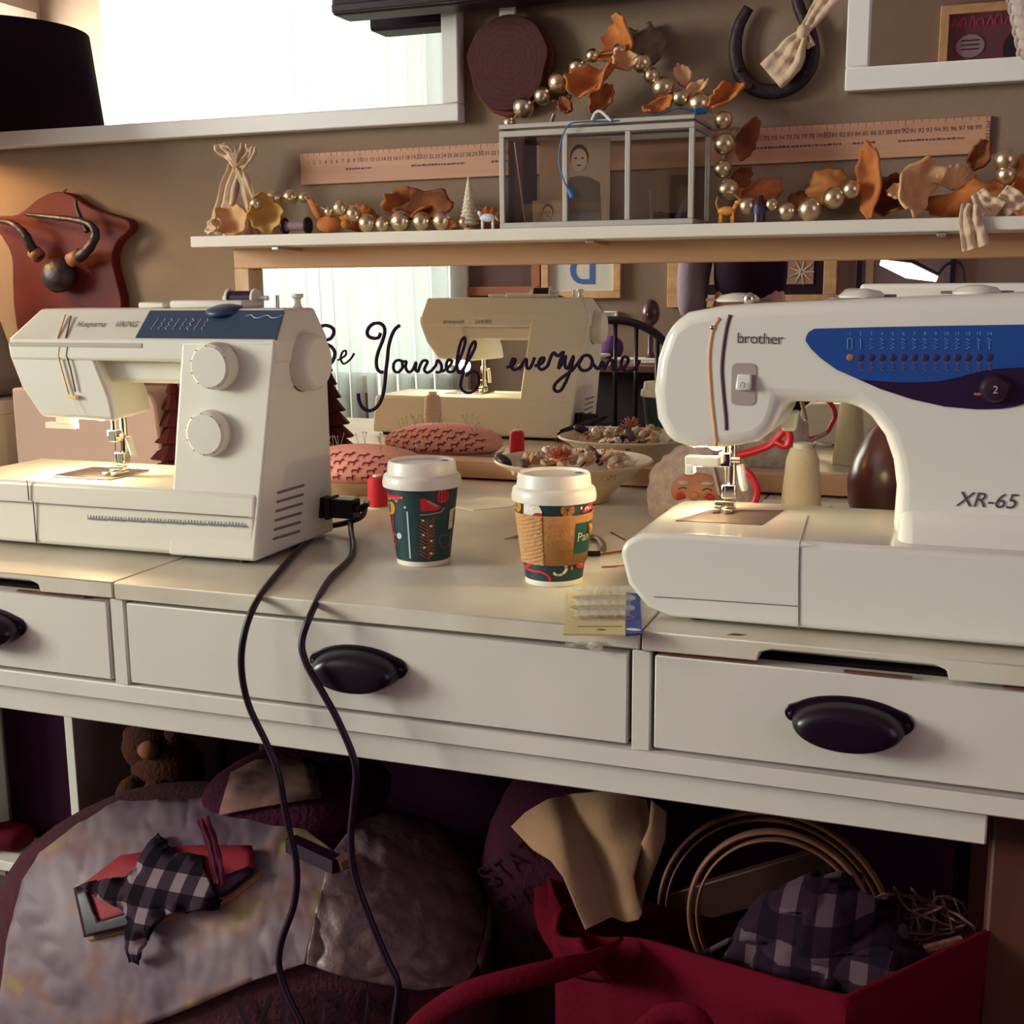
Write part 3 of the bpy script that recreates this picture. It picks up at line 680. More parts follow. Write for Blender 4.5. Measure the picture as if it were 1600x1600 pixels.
for i in range(14):
    x = 513+i*67
    if i == 0: pts = [(500, 275), (528, 275), (528, 340), (500, 340), (500, 275)]
    elif i == 1: pts = [(x, 275), (x, 340)]
    else: pts = [(x+(12 if k % 2 else -12)*(1 if i < 12 else (1-k/6)), 275+k*11) for k in range(7)]
    G().tube([C8(p, .0021) for p in pts], .00045, 4).build('stitch_symbol', PBL, pan)
    pts = [(x+(10 if k % 2 else -10), 425+k*10) for k in range(6)]
    if i: G().tube([C8(p, .0021) for p in pts], .00035, 4).build('stitch_symbol', POR, pan)
    q = C8((x, 393), .002); G().ell(q, .0030, .0004, .0030, 12, 6).build('stitch_dot', PDK if i else POR, pan)
    q = C8((x, 243), .0021); text('numeral', str(i+1), .0042, PBL, pan, lambda a, b, q=q: (q.x+a, q.y, q.z-.0015+b))
q = C8((1420, 590), 0)
dl = G().lathe([(.0125, 0), (.012, .003), (.0095, .0075), (.008, .008), (0, .008)], 32, Matrix.Translation((q.x, RFY-.0016, q.z)) @ Matrix.Rotation(PI/2, 4, 'X'), cap=False).build('stitch_dial', mat('dial_dark', '2e1a2a', .35), rm)
text('numeral', '2', .009, mat('dial_num', 'b0a8b8', .5), dl, lambda a, b: (q.x+a, RFY-.0102, q.z-.003+b))
q2 = C8((1318, 622), .0022); B('dial_pointer', POR, rm, q2.x-.004, q2.x+.004, q2.y-.0002, q2.y+.0004, q2.z-.001, q2.z+.001, 0)
q = onR(1151, 534); text('lettering', 'brother', .0136, mat('brand_ink', '4a4250', .5), rm, lambda a, b: (q.x+a*1.02, RFY-.0008, q.z-.001+b+a*-.02), align='LEFT', extrude=0, space=.95)
qx = onR(1493, 790); text('lettering', 'XR-65', .0185, mat('brand_ink', '4a4250', .5), rm, lambda a, b: (qx.x+a, RFY-.0008, qx.z+b), align='LEFT', shear=.25)
# thread slots
SLOTLIT = mat('orange_lit_slot', 'dfa676', .45)  # orange glow of the lit slot is put into the colour
s1 = [(1124, 497), (1115, 512), (1110, 535), (1108, 560), (1109, 590), (1112, 630), (1116, 665), (1119, 698)]
G().tube(smoothpts([onR(x, y, .0002) for x, y in s1], 4), .0017, 8, flat=.0008).build('thread_slot', SLOTLIT, rm, smooth=True)
s2 = [(1141, 492), (1136, 510), (1131, 540), (1128, 575), (1130, 610), (1134, 650), (1135, 672)]
G().tube(smoothpts([onR(x, y, .0002) for x, y in s2], 4), .0016, 8, flat=.0008).build('thread_slot', mat('dark_slot', '4a2a38', .6), rm, smooth=True)
qa = onR(1113, 512, .0012); G().ell(qa, .0022, .001, .0022, 10, 6).build('slot_screw', STEEL, rm)
# lever in recess
a, b = onR(1144, 567), onR(1180, 637)
rc = []
for cx_, cz_, a0 in ((b.x-.005, a.z-.005, 0), (a.x+.005, a.z-.005, PI/2), (a.x+.005, b.z+.007, PI), (b.x-.005, b.z+.007, 1.5*PI)):
    for k in range(5): t = a0+k*PI/8; rc.append((cx_+.005*math.cos(t), cz_+.005*math.sin(t)))
G().prism(rc, RFY-.0008, RFY-.0003).build('lever_recess', mat('recess_grey', 'a89c94', .5), rm, smooth=False)
m0 = onR(1163, 600)
lv = G().frus((m0.x-.007, m0.x+.007, RFY-.008, RFY-.0008, m0.z-.005), (m0.x-.006, m0.x+.007, RFY-.004, RFY-.0008, m0.z+.009)).build('reverse_lever', GLOSSW, rm, bevel=.002)
G().tube(smoothpts([(m0.x-.002, RFY-.0084, m0.z-.003), (m0.x-.0018, RFY-.0082, m0.z+.0008), (m0.x, RFY-.0081, m0.z+.002), (m0.x+.0018, RFY-.0082, m0.z+.0008), (m0.x+.002, RFY-.0084, m0.z-.003)], 3), .0003, 5).build('lever_mark', INK, lv)
# seams on bed
def onB(x, y): q = P(x, y, .03); return q
def seam(pts): G().tube([Vector((p.x, .0295, p.z)) for p in [onB(*q) for q in pts]], .0005, 5).build('seam', SLOT, rm)
seam([(1249, 855), (1248, 900), (1248, 985)]); seam([(1022, 932), (1100, 937), (1247, 947)])
q1, q2 = PZ(1250, 848, Z+.0834), PZ(1262, 806, Z+.0834)
G().tube([Vector((onB(1249, 857).x, .0325, Z+.076)), q1, q2], .0005, 5).build('seam', SLOT, rm)
for px in (1152, 1345, 1525):
    q = P(px, 480, .13)
    d = G().lathe([(.020, 0), (.021, .002), (.016, .006), (.006, .008), (0, .0083)], 32, Matrix.Translation((q.x, .135, Z+.2875+(q.x-.65)*.028)), cap=False).build('top_dial', GLOSSW, rm)
    B('dial_gap', SLOT, d, q.x-.030, q.x-.020,   .131, .139, Z+.288+(q.x-.65)*.028, Z+.2905+(q.x-.65)*.028, .0005); B('dial_gap', SLOT, d, q.x+.020, q.x+.030,   .131, .139, Z+.288+(q.x-.65)*.028, Z+.2905+(q.x-.65)*.028, .0005)
q = P(1170, 467, .12); G().ell((q.x, .12, q.z), .006, .005, .006, 12, 8).build('thread_eyelet', CHROME, rm, smooth=True)
npl = [PZ(x, y, Z+.0836) for x, y in ((1056, 813), (1108, 797), (1224, 797), (1190, 820))]
G().prism([(p.x, p.y) for p in npl], Z+.0825, Z+.0838, 'Z').build('needle_plate', mat('plate_steel', '8f807c', .35, metal=.8), rm, smooth=False)
presser(rm, P(1133, 745, .15).x, .15, Z+.132, Z+.17, Z+.0838, GLOSSW)
q = P(1092, 725, .13); g = G(); g.box(q.x-.013, q.x+.020, .125, .138, q.z-.002, q.z+.008); g.box(q.x-.012, q.x-.004, .123, .138, q.z-.010, q.z); g.build('needle_threader', GLOSSW, rm, bevel=.0015)
q = P(1236, 660, .205); G().frus((q.x-.008, q.x+.006, .195, .215, q.z-.008), (q.x-.012, q.x+.008, .195, .215, q.z+.012)).build('presser_lever', GLOSSW, rm, bevel=.003)
G().ell((.592, .16, Z+.150), .009, .009, .008, 12, 8).build('sewing_light', MATS['sewing_bulb'], rm, smooth=True)
mlight('sewing_light_right', (.580, .135, Z+.134), 1.5)
q = P(1022, 645, .11); G().ell((.552, .13, q.z), .006, .006, .004, 10, 8).build('thread_cutter', GLOSSW, rm, smooth=True)
for x, y in ((.60, .06), (.93, .06), (.60, .18), (.93, .18)): G().lathe([(.012, 0), (.012, .008)], 16, Matrix.Translation((x, y, Z))).build('rubber_foot', BLACK, rm)
B('handle', GLOSSW, rm, .72, .95, .178, .198, Z+.288, Z+.302, .004, 3)
G().lathe([(.033, 0), (.034, .003), (.034, .016), (.030, .02), (0, .0205)], 36, Matrix.Translation((.984, .145, Z+.235)) @ Matrix.Rotation(PI/2, 4, 'Y'), cap=False).build('hand_wheel', GLOSSW, rm)

# ------------------------------------------------------------------ paper cups
CUPG = mat('dark_green_paper', '163a3e', .5); PAPER = mat('white_paper', 'e2dcc8', .6); LIDW = mat('lid_plastic', 'e4e0d2', .35)
CRED = mat('print_red', 'c8202e', .5); CGOLD = mat('print_gold', 'c08a28', .5); CBRN = mat('print_brown', '8a5228', .5); CPAL = mat('print_pale', 'b8cfcf', .5)
CCRM = mat('print_cream', 'd9c9a0', .5); CORG = mat('print_orange', 'c0752a', .5); CWHT = mat('print_white', 'e8e2d4', .5)
KRAFT = mat('kraft_card', 'b5824e', .85, var=.12, vscale=120, bump=.5, bscale=260); KRAFTL = mat('kraft_ribbed', 'c89c6c', .85, bump=.5, bscale=260)
class Cup:
    def __init__(s, label, px, py, r0, r1, h, crop):
        b = PZ(px, py, DZ); s.c = b+Vector((0, r0*.75, 0)); s.r0, s.r1, s.h = r0, r1, h; s.crop = crop
        s.phi = math.atan2(CAMP.y-s.c.y, CAMP.x-s.c.x)
        s.t = thing('paper_cup', label, 'cup', (s.c.x, s.c.y, DZ))
        M = Matrix.Translation((s.c.x, s.c.y, DZ))
        G().lathe([(r0*.97, 0), (r0*1.0, .0005), (r0*1.0, .006), (r0*.98, .007)], 48, M).build('base_rim', PAPER, s.t)
        G().lathe([(r0, .006), (r1, h)], 56, M).build('cup_wall', CUPG, s.t)
        L = r1
        G().lathe([(L*1.02, h-.006), (L*1.075, h-.0055), (L*1.085, h-.001), (L*1.06, h+.004), (L*1.05, h+.006), (L*1.02, h+.0075), (L*.955, h+.009), (L*.925, h+.020), (L*.90, h+.0225), (L*.865, h+.0225), (L*.84, h+.0195), (0, h+.0185)], 56, M, cap=False).build('lid', LIDW, s.t)
        a = s.phi+2.0; G().ell((s.c.x+L*.7*math.cos(a), s.c.y+L*.7*math.sin(a), DZ+h+.0195), .005, .003, .001, 10, 6).build('sip_hole', SLOT, s.t)
    def at(s, x, y, off=.0005):
        yt, yb, xt0, xt1, xb0, xb1 = s.crop
        t = (yb-y)/(yb-yt); xc = (xb0+xb1)/2*(1-t)+(xt0+xt1)/2*t; hf = (xb1-xb0)/2*(1-t)+(xt1-xt0)/2*t
        sc_ = max(-1, min(1, (x-xc)/hf)); a = s.phi+math.asin(sc_)
        # the rim curves are ellipses: the near side hangs lower on the picture
        t += .015*math.cos(a-s.phi)
        zz = .006+(s.h-.0115)*t; r = s.r0+(s.r1-s.r0)*(zz-.006)/(s.h-.006)+off
        return Vector((s.c.x+r*math.cos(a), s.c.y+r*math.sin(a), DZ+zz))
    def decal(s, nm, pts, m, off=.0005, cuts=1, par=None):
        sheet(pts, lambda x, y: s.at(x, y, off), cuts).build(nm, m, par or s.t, smooth=False)
    def line(s, nm, pts, m, wd, off=.0005):
        g = G()
        pts = smoothpts([(x, y, 0) for x, y in pts], 4)
        vs = []
        for i, p in enumerate(pts):
            t = (pts[min(i+1, len(pts)-1)]-pts[max(i-1, 0)]).normalized(); nrm = Vector((-t.y, t.x, 0))*wd/2
            vs += [s.at(*(p+nrm).to_2d(), off), s.at(*(p-nrm).to_2d(), off)]
        g.add(vs, [(2*i, 2*i+1, 2*i+3, 2*i+2) for i in range(len(pts)-1)]); g.build(nm, m, s.t, smooth=False)
def circ(cx, cy, rx, ry=None, n=14): return [(cx+rx*math.cos(2*PI*i/n), cy+(ry or rx)*math.sin(2*PI*i/n)) for i in range(n)]
u = Cup('dark green festive paper cup with white lid and a red skate print', 649, 884, .0300, .0405, .0925, (400, 1520, 115, 1045, 260, 955))
u.decal('skate_print', [(555, 540), (610, 535), (640, 560), (690, 600), (740, 650), (800, 660), (812, 710), (760, 735), (690, 735), (600, 745), (560, 730)], CRED)
u.line('skate_blade', [(550, 790), (640, 790), (740, 775), (820, 755), (850, 700)], mat('print_grey', '8a8690', .5), 22, .0006)
for k in range(5): u.line('skate_lace', [(640+k*26, 590+k*20), (675+k*26, 575+k*20)], CWHT, 10, .0008)
u.decal('ornament_print', circ(835, 520, 80, 110), CRED)
for k in range(4): u.line('ornament_stripe', [(775+k*36, 440), (765+k*40, 590)], mat('print_maroon', '6a1028', .5), 9, .0008)
u.decal('label_print', [(930, 755), (1010, 720), (1000, 1040), (910, 1055)], CCRM)
u.line('label_mark', [(985, 840), (975, 880)], INK, 12, .0008); u.line('label_mark', [(940, 930), (990, 925)], INK, 8, .0008)
u.line('stem_print', [(640, 850), (655, 1150), (670, 1510)], CBRN, 14, .0007)
for k in range(11):
    y = 850+k*55
    u.line('leaf_print', [(648, y+75), (600, y+35), (555, y)], CBRN, 20, .0006); u.line('leaf_print', [(658, y+75), (700, y+30), (740, y-8)], CBRN, 20, .0006)
for x, y in ((593, 880), (693, 970), (598, 1105), (697, 1205), (612, 1305), (697, 1400)): u.decal('berry_print', circ(x, y, 17), CWHT, .0008, 0)
u.line('twig_print', [(395, 740), (410, 1000), (440, 1480)], CPAL, 20); u.decal('twig_tip', circ(368, 680, 15, 22), CPAL, .0006, 0)
for x, y, r in ((170, 520, 32), (225, 540, 38), (275, 530, 36)): u.decal('flower_print', circ(x, y, r), CRED, .0006, 0)
for x, y in ((175, 575), (262, 590), (325, 530)): u.decal('flower_print', circ(x, y, 20), CGOLD, .0007, 0)
u.decal('citrus_print', circ(195, 720, 50, 105), CGOLD, .0006)
u.line('ribbon_print', [(190, 830), (205, 900), (200, 1000), (230, 1100), (245, 1150)], CRED, 50, .0006); u.decal('flower_print', circ(300, 1140, 30, 50), CPAL, .0006)
u.decal('flower_print', circ(245, 1255, 22, 50), CRED, .0006, 0)
u.line('bell_print', [(800, 1160), (830, 1125), (860, 1150), (900, 1135), (940, 1190), (930, 1260), (900, 1330), (850, 1345), (815, 1270), (800, 1200), (800, 1160)], mat('print_lilac', '6a5a7c', .5), 10)
v = Cup('festive paper cup in a brown cardboard sleeve with white lid', 855, 915, .0300, .0405, .0925, (400, 1540, 95, 1065, 240, 945))
v.decal('citrus_print', circ(745, 490, 85, 105), CORG, .0006)
for k in range(4):
    a = k*PI/4; v.line('citrus_segment', [(745-80*math.cos(a), 490-95*math.sin(a)), (745+80*math.cos(a), 490+95*math.sin(a))], CUPG, 8, .0009)
v.decal('citrus_print', circ(140, 480, 42, 90), CGOLD, .0006)
v.decal('white_print', [(215, 400), (330, 395), (400, 430), (440, 520), (430, 590), (215, 590)], CWHT, .0006); v.decal('red_print', [(330, 560), (370, 535), (440, 535), (440, 600), (330, 600)], CRED, .0009, 0)
v.decal('red_print', [(920, 550), (950, 480), (1000, 440), (1060, 430), (1060, 560)], CRED, .0006); v.decal('snow_print', circ(912, 480, 12, 24), CWHT, .0006, 0)
v.line('letter_print', [(960, 520), (965, 480), (990, 485), (990, 520)], CWHT, 12, .0009); v.line('letter_print', [(1015, 520), (1015, 480)], CWHT, 12, .0009)
v.line('ribbon_print', [(250, 1290), (300, 1330), (240, 1390), (330, 1410), (450, 1420), (530, 1480), (545, 1550)], CRED, 34)
v.line('cane_print', [(725, 1310), (735, 1370), (700, 1430), (650, 1455), (600, 1440), (598, 1410)], CWHT, 34, .0006)
for x, y in ((735, 1350), (690, 1440), (635, 1455)): v.line('cane_stripe', [(x-14, y-10), (x+14, y+10)], CRED, 12, .0009)
v.decal('drop_print', circ(800, 1360, 13, 34), CORG, .0006, 0); v.decal('red_print', circ(905, 1310, 62, 80), CRED, .0006); v.line('letter_print', [(885, 1330), (890, 1280), (915, 1335), (930, 1270)], CWHT, 11, .0009)
def sleeve(nm, s0, s1, m, off):
    g = G()
    def fn(a_, b_):
        x = s0+(s1-s0)*a_; q0 = v.at(520+x*430, 590, off); q1 = v.at(565+x*375, 1270, off+.0006)
        return q0.lerp(q1, b_)
    g.grid(fn, 24, 8); return g.build(nm, m, v.t, smooth=True, solid=.0012)
M = Matrix.Translation((v.c.x, v.c.y, DZ))
def rr(z): return v.r0+(v.r1-v.r0)*(z-.006)/(v.h-.006)
slv = G().lathe([(rr(.0235)+.0016, .0235), (rr(.0755)+.0016, .0755)], 64, M, cap=False).build('sleeve', KRAFT, v.t, solid=.001)
def pan_on(nm, x0, x1, z0, z1, m, off, par):
    def fn(a_, b_):
        an = v.phi+math.asin(x0+(x1-x0)*a_); z = z0+(z1-z0)*b_; r = rr(z)+off
        return Vector((v.c.x+r*math.cos(an), v.c.y+r*math.sin(an), DZ+z))
    return G().grid(fn, 16, 6).build(nm, m, par, smooth=True)
pan_on('ribbed_flap', -.97, -.30, .0237, .0753, KRAFTL, .0026, slv)
for k in range(13):
    z = .026+k*.0041
    pts = []
    for j in range(7):
        xs = -.93+.61*j/6; an = v.phi+math.asin(xs); zz = z+.0045*j/6*2-.004
        if .0245 < zz < .0745: r = rr(zz)+.0030; pts.append((v.c.x+r*math.cos(an), v.c.y+r*math.sin(an), DZ+zz))
    if len(pts) > 1: G().tube(pts, .0007, 5).build('rib', KRAFTL, slv)
pan_on('logo_patch', .56, .97, .0345, .067, mat('logo_green', '1d4a40', .5), .0026, slv)
an0 = v.phi+math.asin(.60)
def wrap(a, b):
    an = an0+a/.038; z = .048+b; r = rr(z)+.0034; return (v.c.x+r*math.cos(an), v.c.y+r*math.sin(an), DZ+z)
text('lettering', 'Pan', .013, CCRM, slv, wrap, align='LEFT')
an1 = v.phi+math.asin(.90); r = rr(.066)+.003
G().ell((v.c.x+r*math.cos(an1), v.c.y+r*math.sin(an1), DZ+.059), .003, .003, .006, 10, 8).build('logo_mark', CGOLD, slv)

# ------------------------------------------------------------------ thread spools
def spool(nm, label, x, y, r, h, m, cone=.9, core=PAPER, group=None):
    t = thing(nm, label, 'thread', (x, y, DZ), group); M = Matrix.Translation((x, y, DZ))
    G().lathe([(r*1.02, 0), (r*1.04, .002), (r*.5, .003)], 28, M).build('base', core, t)
    G().lathe([(r, .003), (r*1.0, h*.1), (r*cone, h*.84), (r*cone*.8, h*.93), (r*.5, h*.95)], 32, M).build('thread', m, t)
    G().lathe([(r*.45, h*.94), (r*.42, h), (r*.2, h)], 20, M).build('core', core, t)
    return t
spool('thread_spool', 'small red thread spool beside the green cup', .0591, .4808, .0140, .046, RED, .96)
CREAMT = mat('cream_thread', 'd9cdaa', .8, bump=.3, bscale=300)
q = P(1255, 692, .44); spool('thread_cone', 'tall cream thread cone behind the needle of the white machine', q.x, .44, .0265, q.z-DZ, CREAMT, .72)
cq = P(676, 612, 2*YM-.44); spool('thread_cone', 'pale thread cone mirrored beside the cream machine', cq.x, .44, .0185, cq.z-DZ, mat('pale_thread', 'cfb8a2', .8, bump=.3, bscale=300), .85)

# ------------------------------------------------------------------ deer print pin cushion
DEER = mat('deer_pink', 'e0a094', .9)
pc = thing('pin_cushion', 'pink deer print pin cushion lying in a tan tray', 'pin cushion', (-.03, .61, DZ))
px_, py_ = -.030, .61
G().lathe([(.075, 0), (.09, .006), (.106, .018), (.110, .022), (.106, .022), (.086, .008), (0, .006)], 40, Matrix.Translation((px_, py_, DZ)) @ Matrix.Diagonal((1, .75, 1, 1)), cap=False).build('tray', mat('tan_tray', 'b89a78', .6), pc)
cush = G().ell((px_, py_, DZ+.036), .108, .075, .033, 40, 20, fn=lambda d: 1+.02*noise.noise(d*5)).build('cushion', DEER, pc, smooth=True)
DEERI = mat('deer_ink', '7c1f2c', .9)
random.seed(11)
def deer(x, z_, ang):
    # tiny standing deer laid on the cushion surface, facing the side seen
    shp = [(-.5, 0), (-.42, 0), (-.36, .45), (.1, .45), (.16, 0), (.24, 0), (.26, .5), (.36, .75), (.55, .8), (.5, .95), (.3, 1.0), (.35, 1.25), (.25, 1.02), (.15, 1.2), (.2, .9), (.1, .68), (-.45, .68), (-.55, .5)]
    s = .0135
    def fn(a, b):
        xx = x+a*s; t = z_+b*s
        X = max(-1, min(1, (xx-px_)/.1095)); k = math.sqrt(max(0, 1-X*X)); th = t/.05
        return Vector((xx, py_-.0762*k*math.cos(th)*(1 if ang > 0 else -1), DZ+.036+.0336*k*math.sin(th)))
    return sheet(shp, fn, 0)
for side in (1, -1):
    for r_ in range(4):
        for i in range(9):
            x = px_-.094+i*.0225+(.009 if r_ % 2 else 0)
            if abs(x-px_) > .094: continue
            deer(x, -.016+r_*.017, side).build('deer_print', DEERI, cush, smooth=False)
pin = G().tube([(0, 0, 0), (0, 0, .02)], .0004, 5).ell((0, 0, .021), .0012, .0012, .0012, 8, 6).mesh('sewing_pin', mat('pin_steel', 'a89a94', .3, metal=.8))
for i in range(24):
    x = px_+random.uniform(-.075, .075); y = py_+random.uniform(-.04, .04)
    k = math.sqrt(max(0.02, 1-((x-px_)/.108)**2-((y-py_)/.075)**2))
    o = bpy.data.objects.new('sewing_pin', pin); COL.objects.link(o); o.location = (x, y, DZ+.036+.033*k-.003); o.rotation_euler = (random.uniform(-.5, .5), random.uniform(-.5, .5), 0)
    tag(o, 'thin steel pin stuck in the pink pin cushion', 'pin', 'pins in the pin cushion')

# ------------------------------------------------------------------ bowl of shells
bx, by = .302, .619
CERAM = mat('cream_ceramic', 'd2bfa2', .3, spec=.5)
tag(G().lathe([(.045, 0), (.050, .002), (.052, .008), (.075, .030), (.098, .050), (.112, .056), (.1135, .058), (.111, .060), (.098, .055), (.072, .034), (.04, .012), (0, .011)], 56, Matrix.Translation((bx, by, DZ)), cap=False).build('serving_bowl', CERAM), 'cream ceramic bowl with a flared rim heaped with small shells', 'bowl')
SH = [mat('shell_tan', 'cfae8c', .6, var=.25, vscale=200), mat('shell_white', 'dccdb4', .5, var=.15, vscale=200), mat('shell_coral', 'c8735a', .6, var=.2, vscale=200), mat('shell_grey', '6e5a58', .6, var=.2, vscale=200), mat('shell_black', '241820', .4)]
def scallop(r, ribs=9, cup=.35):
    def fn(u_, v_):
        a = (u_-.5)*2.5; R = r*v_*(1+.05*math.cos(a*ribs*2.2)*v_); return Vector((R*math.sin(a), R*math.cos(a)-r*.5, cup*r*math.sin(v_*PI*.62)*(1-.5*abs(a)/1.3)+.04*r*math.cos(a*ribs*2.2)*v_))
    return G().grid(fn, 28, 7)
def snail(r):
    pts = []; 
    for i in range(34):
        t = i/33; a = t*PI*5; R = r*.62*(1-t)**1.0
        pts.append((R*math.cos(a), R*math.sin(a), r*1.35*t-.3*r))
    return G().tube(pts, lambda t: r*.42*(1-t)+.0003, 8)
meshes = []
for m_ in SH:
    meshes += [scallop(.013).mesh('shell', m_), snail(.010).mesh('shell', m_), G().ell((0, 0, 0), .011, .007, .007, 10, 8, fn=lambda d: 1+.2*math.sin(d.x*9)).mesh('shell', m_)]
random.seed(5)
heap = ['brown and cream', 'small']
for i in range(74):
    a = random.uniform(0, 2*PI); R = .094*math.sqrt(random.random()); x, y = bx+R*math.cos(a), by+R*math.sin(a)
    z = DZ+.046+.020*(1-(R/.1)**2)+random.uniform(-.004, .006)
    mi = random.choices(range(5), (6, 6, 1.3, 1.2, .3))[0]
    o = bpy.data.objects.new('sea_shell', meshes[mi*3+random.randrange(3)]); COL.objects.link(o); o.location = (x, y, z); o.rotation_euler = (random.uniform(-.9, .9), random.uniform(-.9, .9), random.uniform(0, 6.28))
    s_ = random.uniform(.75, 1.15); o.scale = (s_,)*3
    tag(o, 'small sea shell heaped in the cream bowl', 'shell', 'shells heaped in the cream bowl')
spk = G()
for i in range(46):
    a = random.uniform(0, 2*PI); e = random.uniform(.1, 1.3); d = Vector((math.cos(a)*math.cos(e), math.sin(a)*math.cos(e), math.sin(e))); spk.tube([d*.006, d*.021], lambda t: .0016*(1-t)+.0003, 5)
spk.ell((0, 0, 0), .010, .010, .008, 12, 8)
o = spk.build('sea_urchin', SH[2], smooth=True, loc=(bx-.005, by-.045, DZ+.066)); tag(o, 'spiky coral sea urchin on top of the shells', 'sea urchin')
o = G().ell((0, 0, 0), .017, .009, .007, 14, 8, fn=lambda d: 1+.3*d.x).build('mussel_shell', SH[4], smooth=True, loc=tuple(P(783, 717, .575)), rot=(0, .4, -.5)); tag(o, 'glossy black mussel shell at the bowl rim near the red spool', 'shell')

# ------------------------------------------------------------------ vase, ornament, red hoop, cards and scraps
q = P(1388, 790, .53)
VASE = mat('dark_wood_vase', '5a2c26', .28, var=.3, vscale=12, col2='42201e', bump=.15, bscale=40)
vz = thing('wooden_vase', 'dark brown bulbous wooden vase seen through the white machine arm', 'vase', (q.x, .53, DZ))
H = P(1380, 640, .53).z-DZ
M = Matrix.Translation((q.x, .53, DZ)) @ Matrix.Rotation(.10, 4, 'Y')
G().lathe([(.030, 0), (.040, .006), (.052, H*.2), (.057, H*.38), (.053, H*.58), (.040, H*.80), (.026, H*.93), (.019, H*.97)], 40, M).build('body', VASE, vz)
G().lathe([(.019, H*.965), (.024, H*.98), (.024, H*1.01), (.017, H*1.03), (.015, H*1.02)], 30, M).build('copper_collar', mat('copper', 'b5744a', .3, metal=.9), vz)

fx, fy_ = P(1092, 760, .47).x, .47
or_ = thing('bearded_ornament', 'white bearded rosy faced ornament in a furry hood behind the needle', 'ornament', (fx, fy_, DZ))
FUR = mat('white_fur', 'e4d8cc', .95, var=.25, vscale=90, bump=1.0, bscale=140)
z0 = P(1092, 765, .45).z
G().ell((fx, fy_+.015, DZ+.048), .068, .045, .058, 40, 24, fn=lambda d: 1+.07*noise.noise(d*6)+.03*noise.noise(d*17)+(.22*max(0, -d.z))).build('hood_and_beard', FUR, or_, smooth=True)
face = G().ell((fx+.004, fy_-.026, z0), .034, .018, .022, 26, 16).build('face', mat('flushed_skin', 'd89a78', .6, var=.15, vscale=60), or_, smooth=True)
G().ell((fx+.004, fy_-.044, z0-.004), .006, .006, .006, 12, 8).build('nose', MATS['flushed_skin'], face, smooth=True)
for sx_ in (-1, 1):
    G().ell((fx+.004+sx_*.017, fy_-.0405, z0-.006), .007, .003, .006, 12, 8).build('cheek', mat('cheek_red', 'c83a34', .6), face, smooth=True)
    G().tube(smoothpts([(fx+.004+sx_*.015-.006, fy_-.0425, z0+.003), (fx+.004+sx_*.015, fy_-.0435, z0+.006), (fx+.004+sx_*.015+.006, fy_-.0415, z0+.003)], 4), .0007, 5).build('eye_line', INK, face)
    G().ell((fx+.004+sx_*.015, fy_-.0405, z0+.011), .008, .003, .003, 10, 6).build('eyebrow', FUR, face, smooth=True)
G().ell((fx+.004, fy_-.042, z0-.014), .022, .007, .007, 16, 8, fn=lambda d: 1+.15*noise.noise(d*9)).build('moustache', FUR, face, smooth=True)

RPL = mat('red_plastic', 'b8182a', .35)
pts = [P(x, y, Y) for x, y, Y in ((1152, 728, .33), (1168, 738, .33), (1180, 755, .33), (1183, 772, .33), (1176, 790, .33), (1160, 815, .33), (1128, 820, .35), (1100, 800, .37), (1095, 760, .38), (1110, 725, .38), (1135, 712, .38))]
sc1 = thing('scissors', 'red handled scissors leaning behind the white machine needle', 'scissors', PZ(1130, 830, DZ))
G().tube(smoothpts(pts[:7], 5), .0042, 8).build('finger_loop', RPL, sc1, smooth=True)
pts = [P(x, y, .36) for x, y in ((1112, 716), (1150, 712), (1178, 705), (1205, 694), (1226, 672), (1234, 683), (1228, 697), (1212, 690))]
G().tube(smoothpts(pts, 5), .0045, 8).build('finger_loop', RPL, sc1, smooth=True)
G().tube([P(1160, 815, .33), PZ(1085, 835, DZ+.002)], lambda t: .004*(1-t)+.001, 6).build('blade', STEEL, sc1); G().tube([P(1112, 716, .36), P(1125, 770, .36), PZ(1150, 830, DZ+.003)], lambda t: .004-.001*t, 6).build('blade', STEEL, sc1)

def lying(name, label, cat, px, m, th, group=None, Zb=DZ):
    pp = [PZ(x, y, Zb) for x, y in px]
    o = G().prism([(p.x, p.y) for p in pp], Zb, Zb+th, 'Z').build(name, m, smooth=False); tag(o, label, cat, group); return o
cw = lying('printed_card', 'white printed card lying behind the cream thread cone', 'card', ((1180, 806), (1192, 781), (1330, 787), (1332, 812)), PAPER, .0006)
for x, y in ((1208, 790), (1222, 792), (1290, 796), (1298, 792)):
    q = PZ(x, y, DZ+.0008); B('printed_mark', INK, cw, q.x-.003, q.x+.003, q.y-.004, q.y+.004, DZ+.0006, DZ+.0009, 0)
# bobbin blister card
cz = DZ+.0022
card = thing('bobbin_card', 'yellow and blue blister card of clear bobbins on the desk edge', 'blister pack', PZ(940, 960, DZ))
cc = [PZ(x, y, cz) for x, y in ((880, 990), (888, 926), (978, 925), (977, 991))]
G().prism([(p.x, p.y) for p in cc], DZ+.0004, cz, 'Z').build('card_sheet', mat('yellow_card', 'd9cc92', .6), card, smooth=False)
cc = [PZ(x, y, cz) for x, y in ((977.5, 991), (978.5, 925), (1000, 928), (1003, 989))]
G().prism([(p.x, p.y) for p in cc], DZ+.0004, cz, 'Z').build('blue_strip', mat('blue_card', '2a4c9c', .5), card, smooth=False)
q = PZ(990, 984, cz); G().ell((q.x, q.y, cz+.0003), .007, .004, .0004, 14, 6).build('logo_mark', CWHT, card)
for i in range(14):
    q = PZ(905+i*5, 979, cz); B('print_mark', INK, card, q.x-.0012, q.x+.0010, q.y-.001, q.y+.001, cz, cz+.0002, 0)
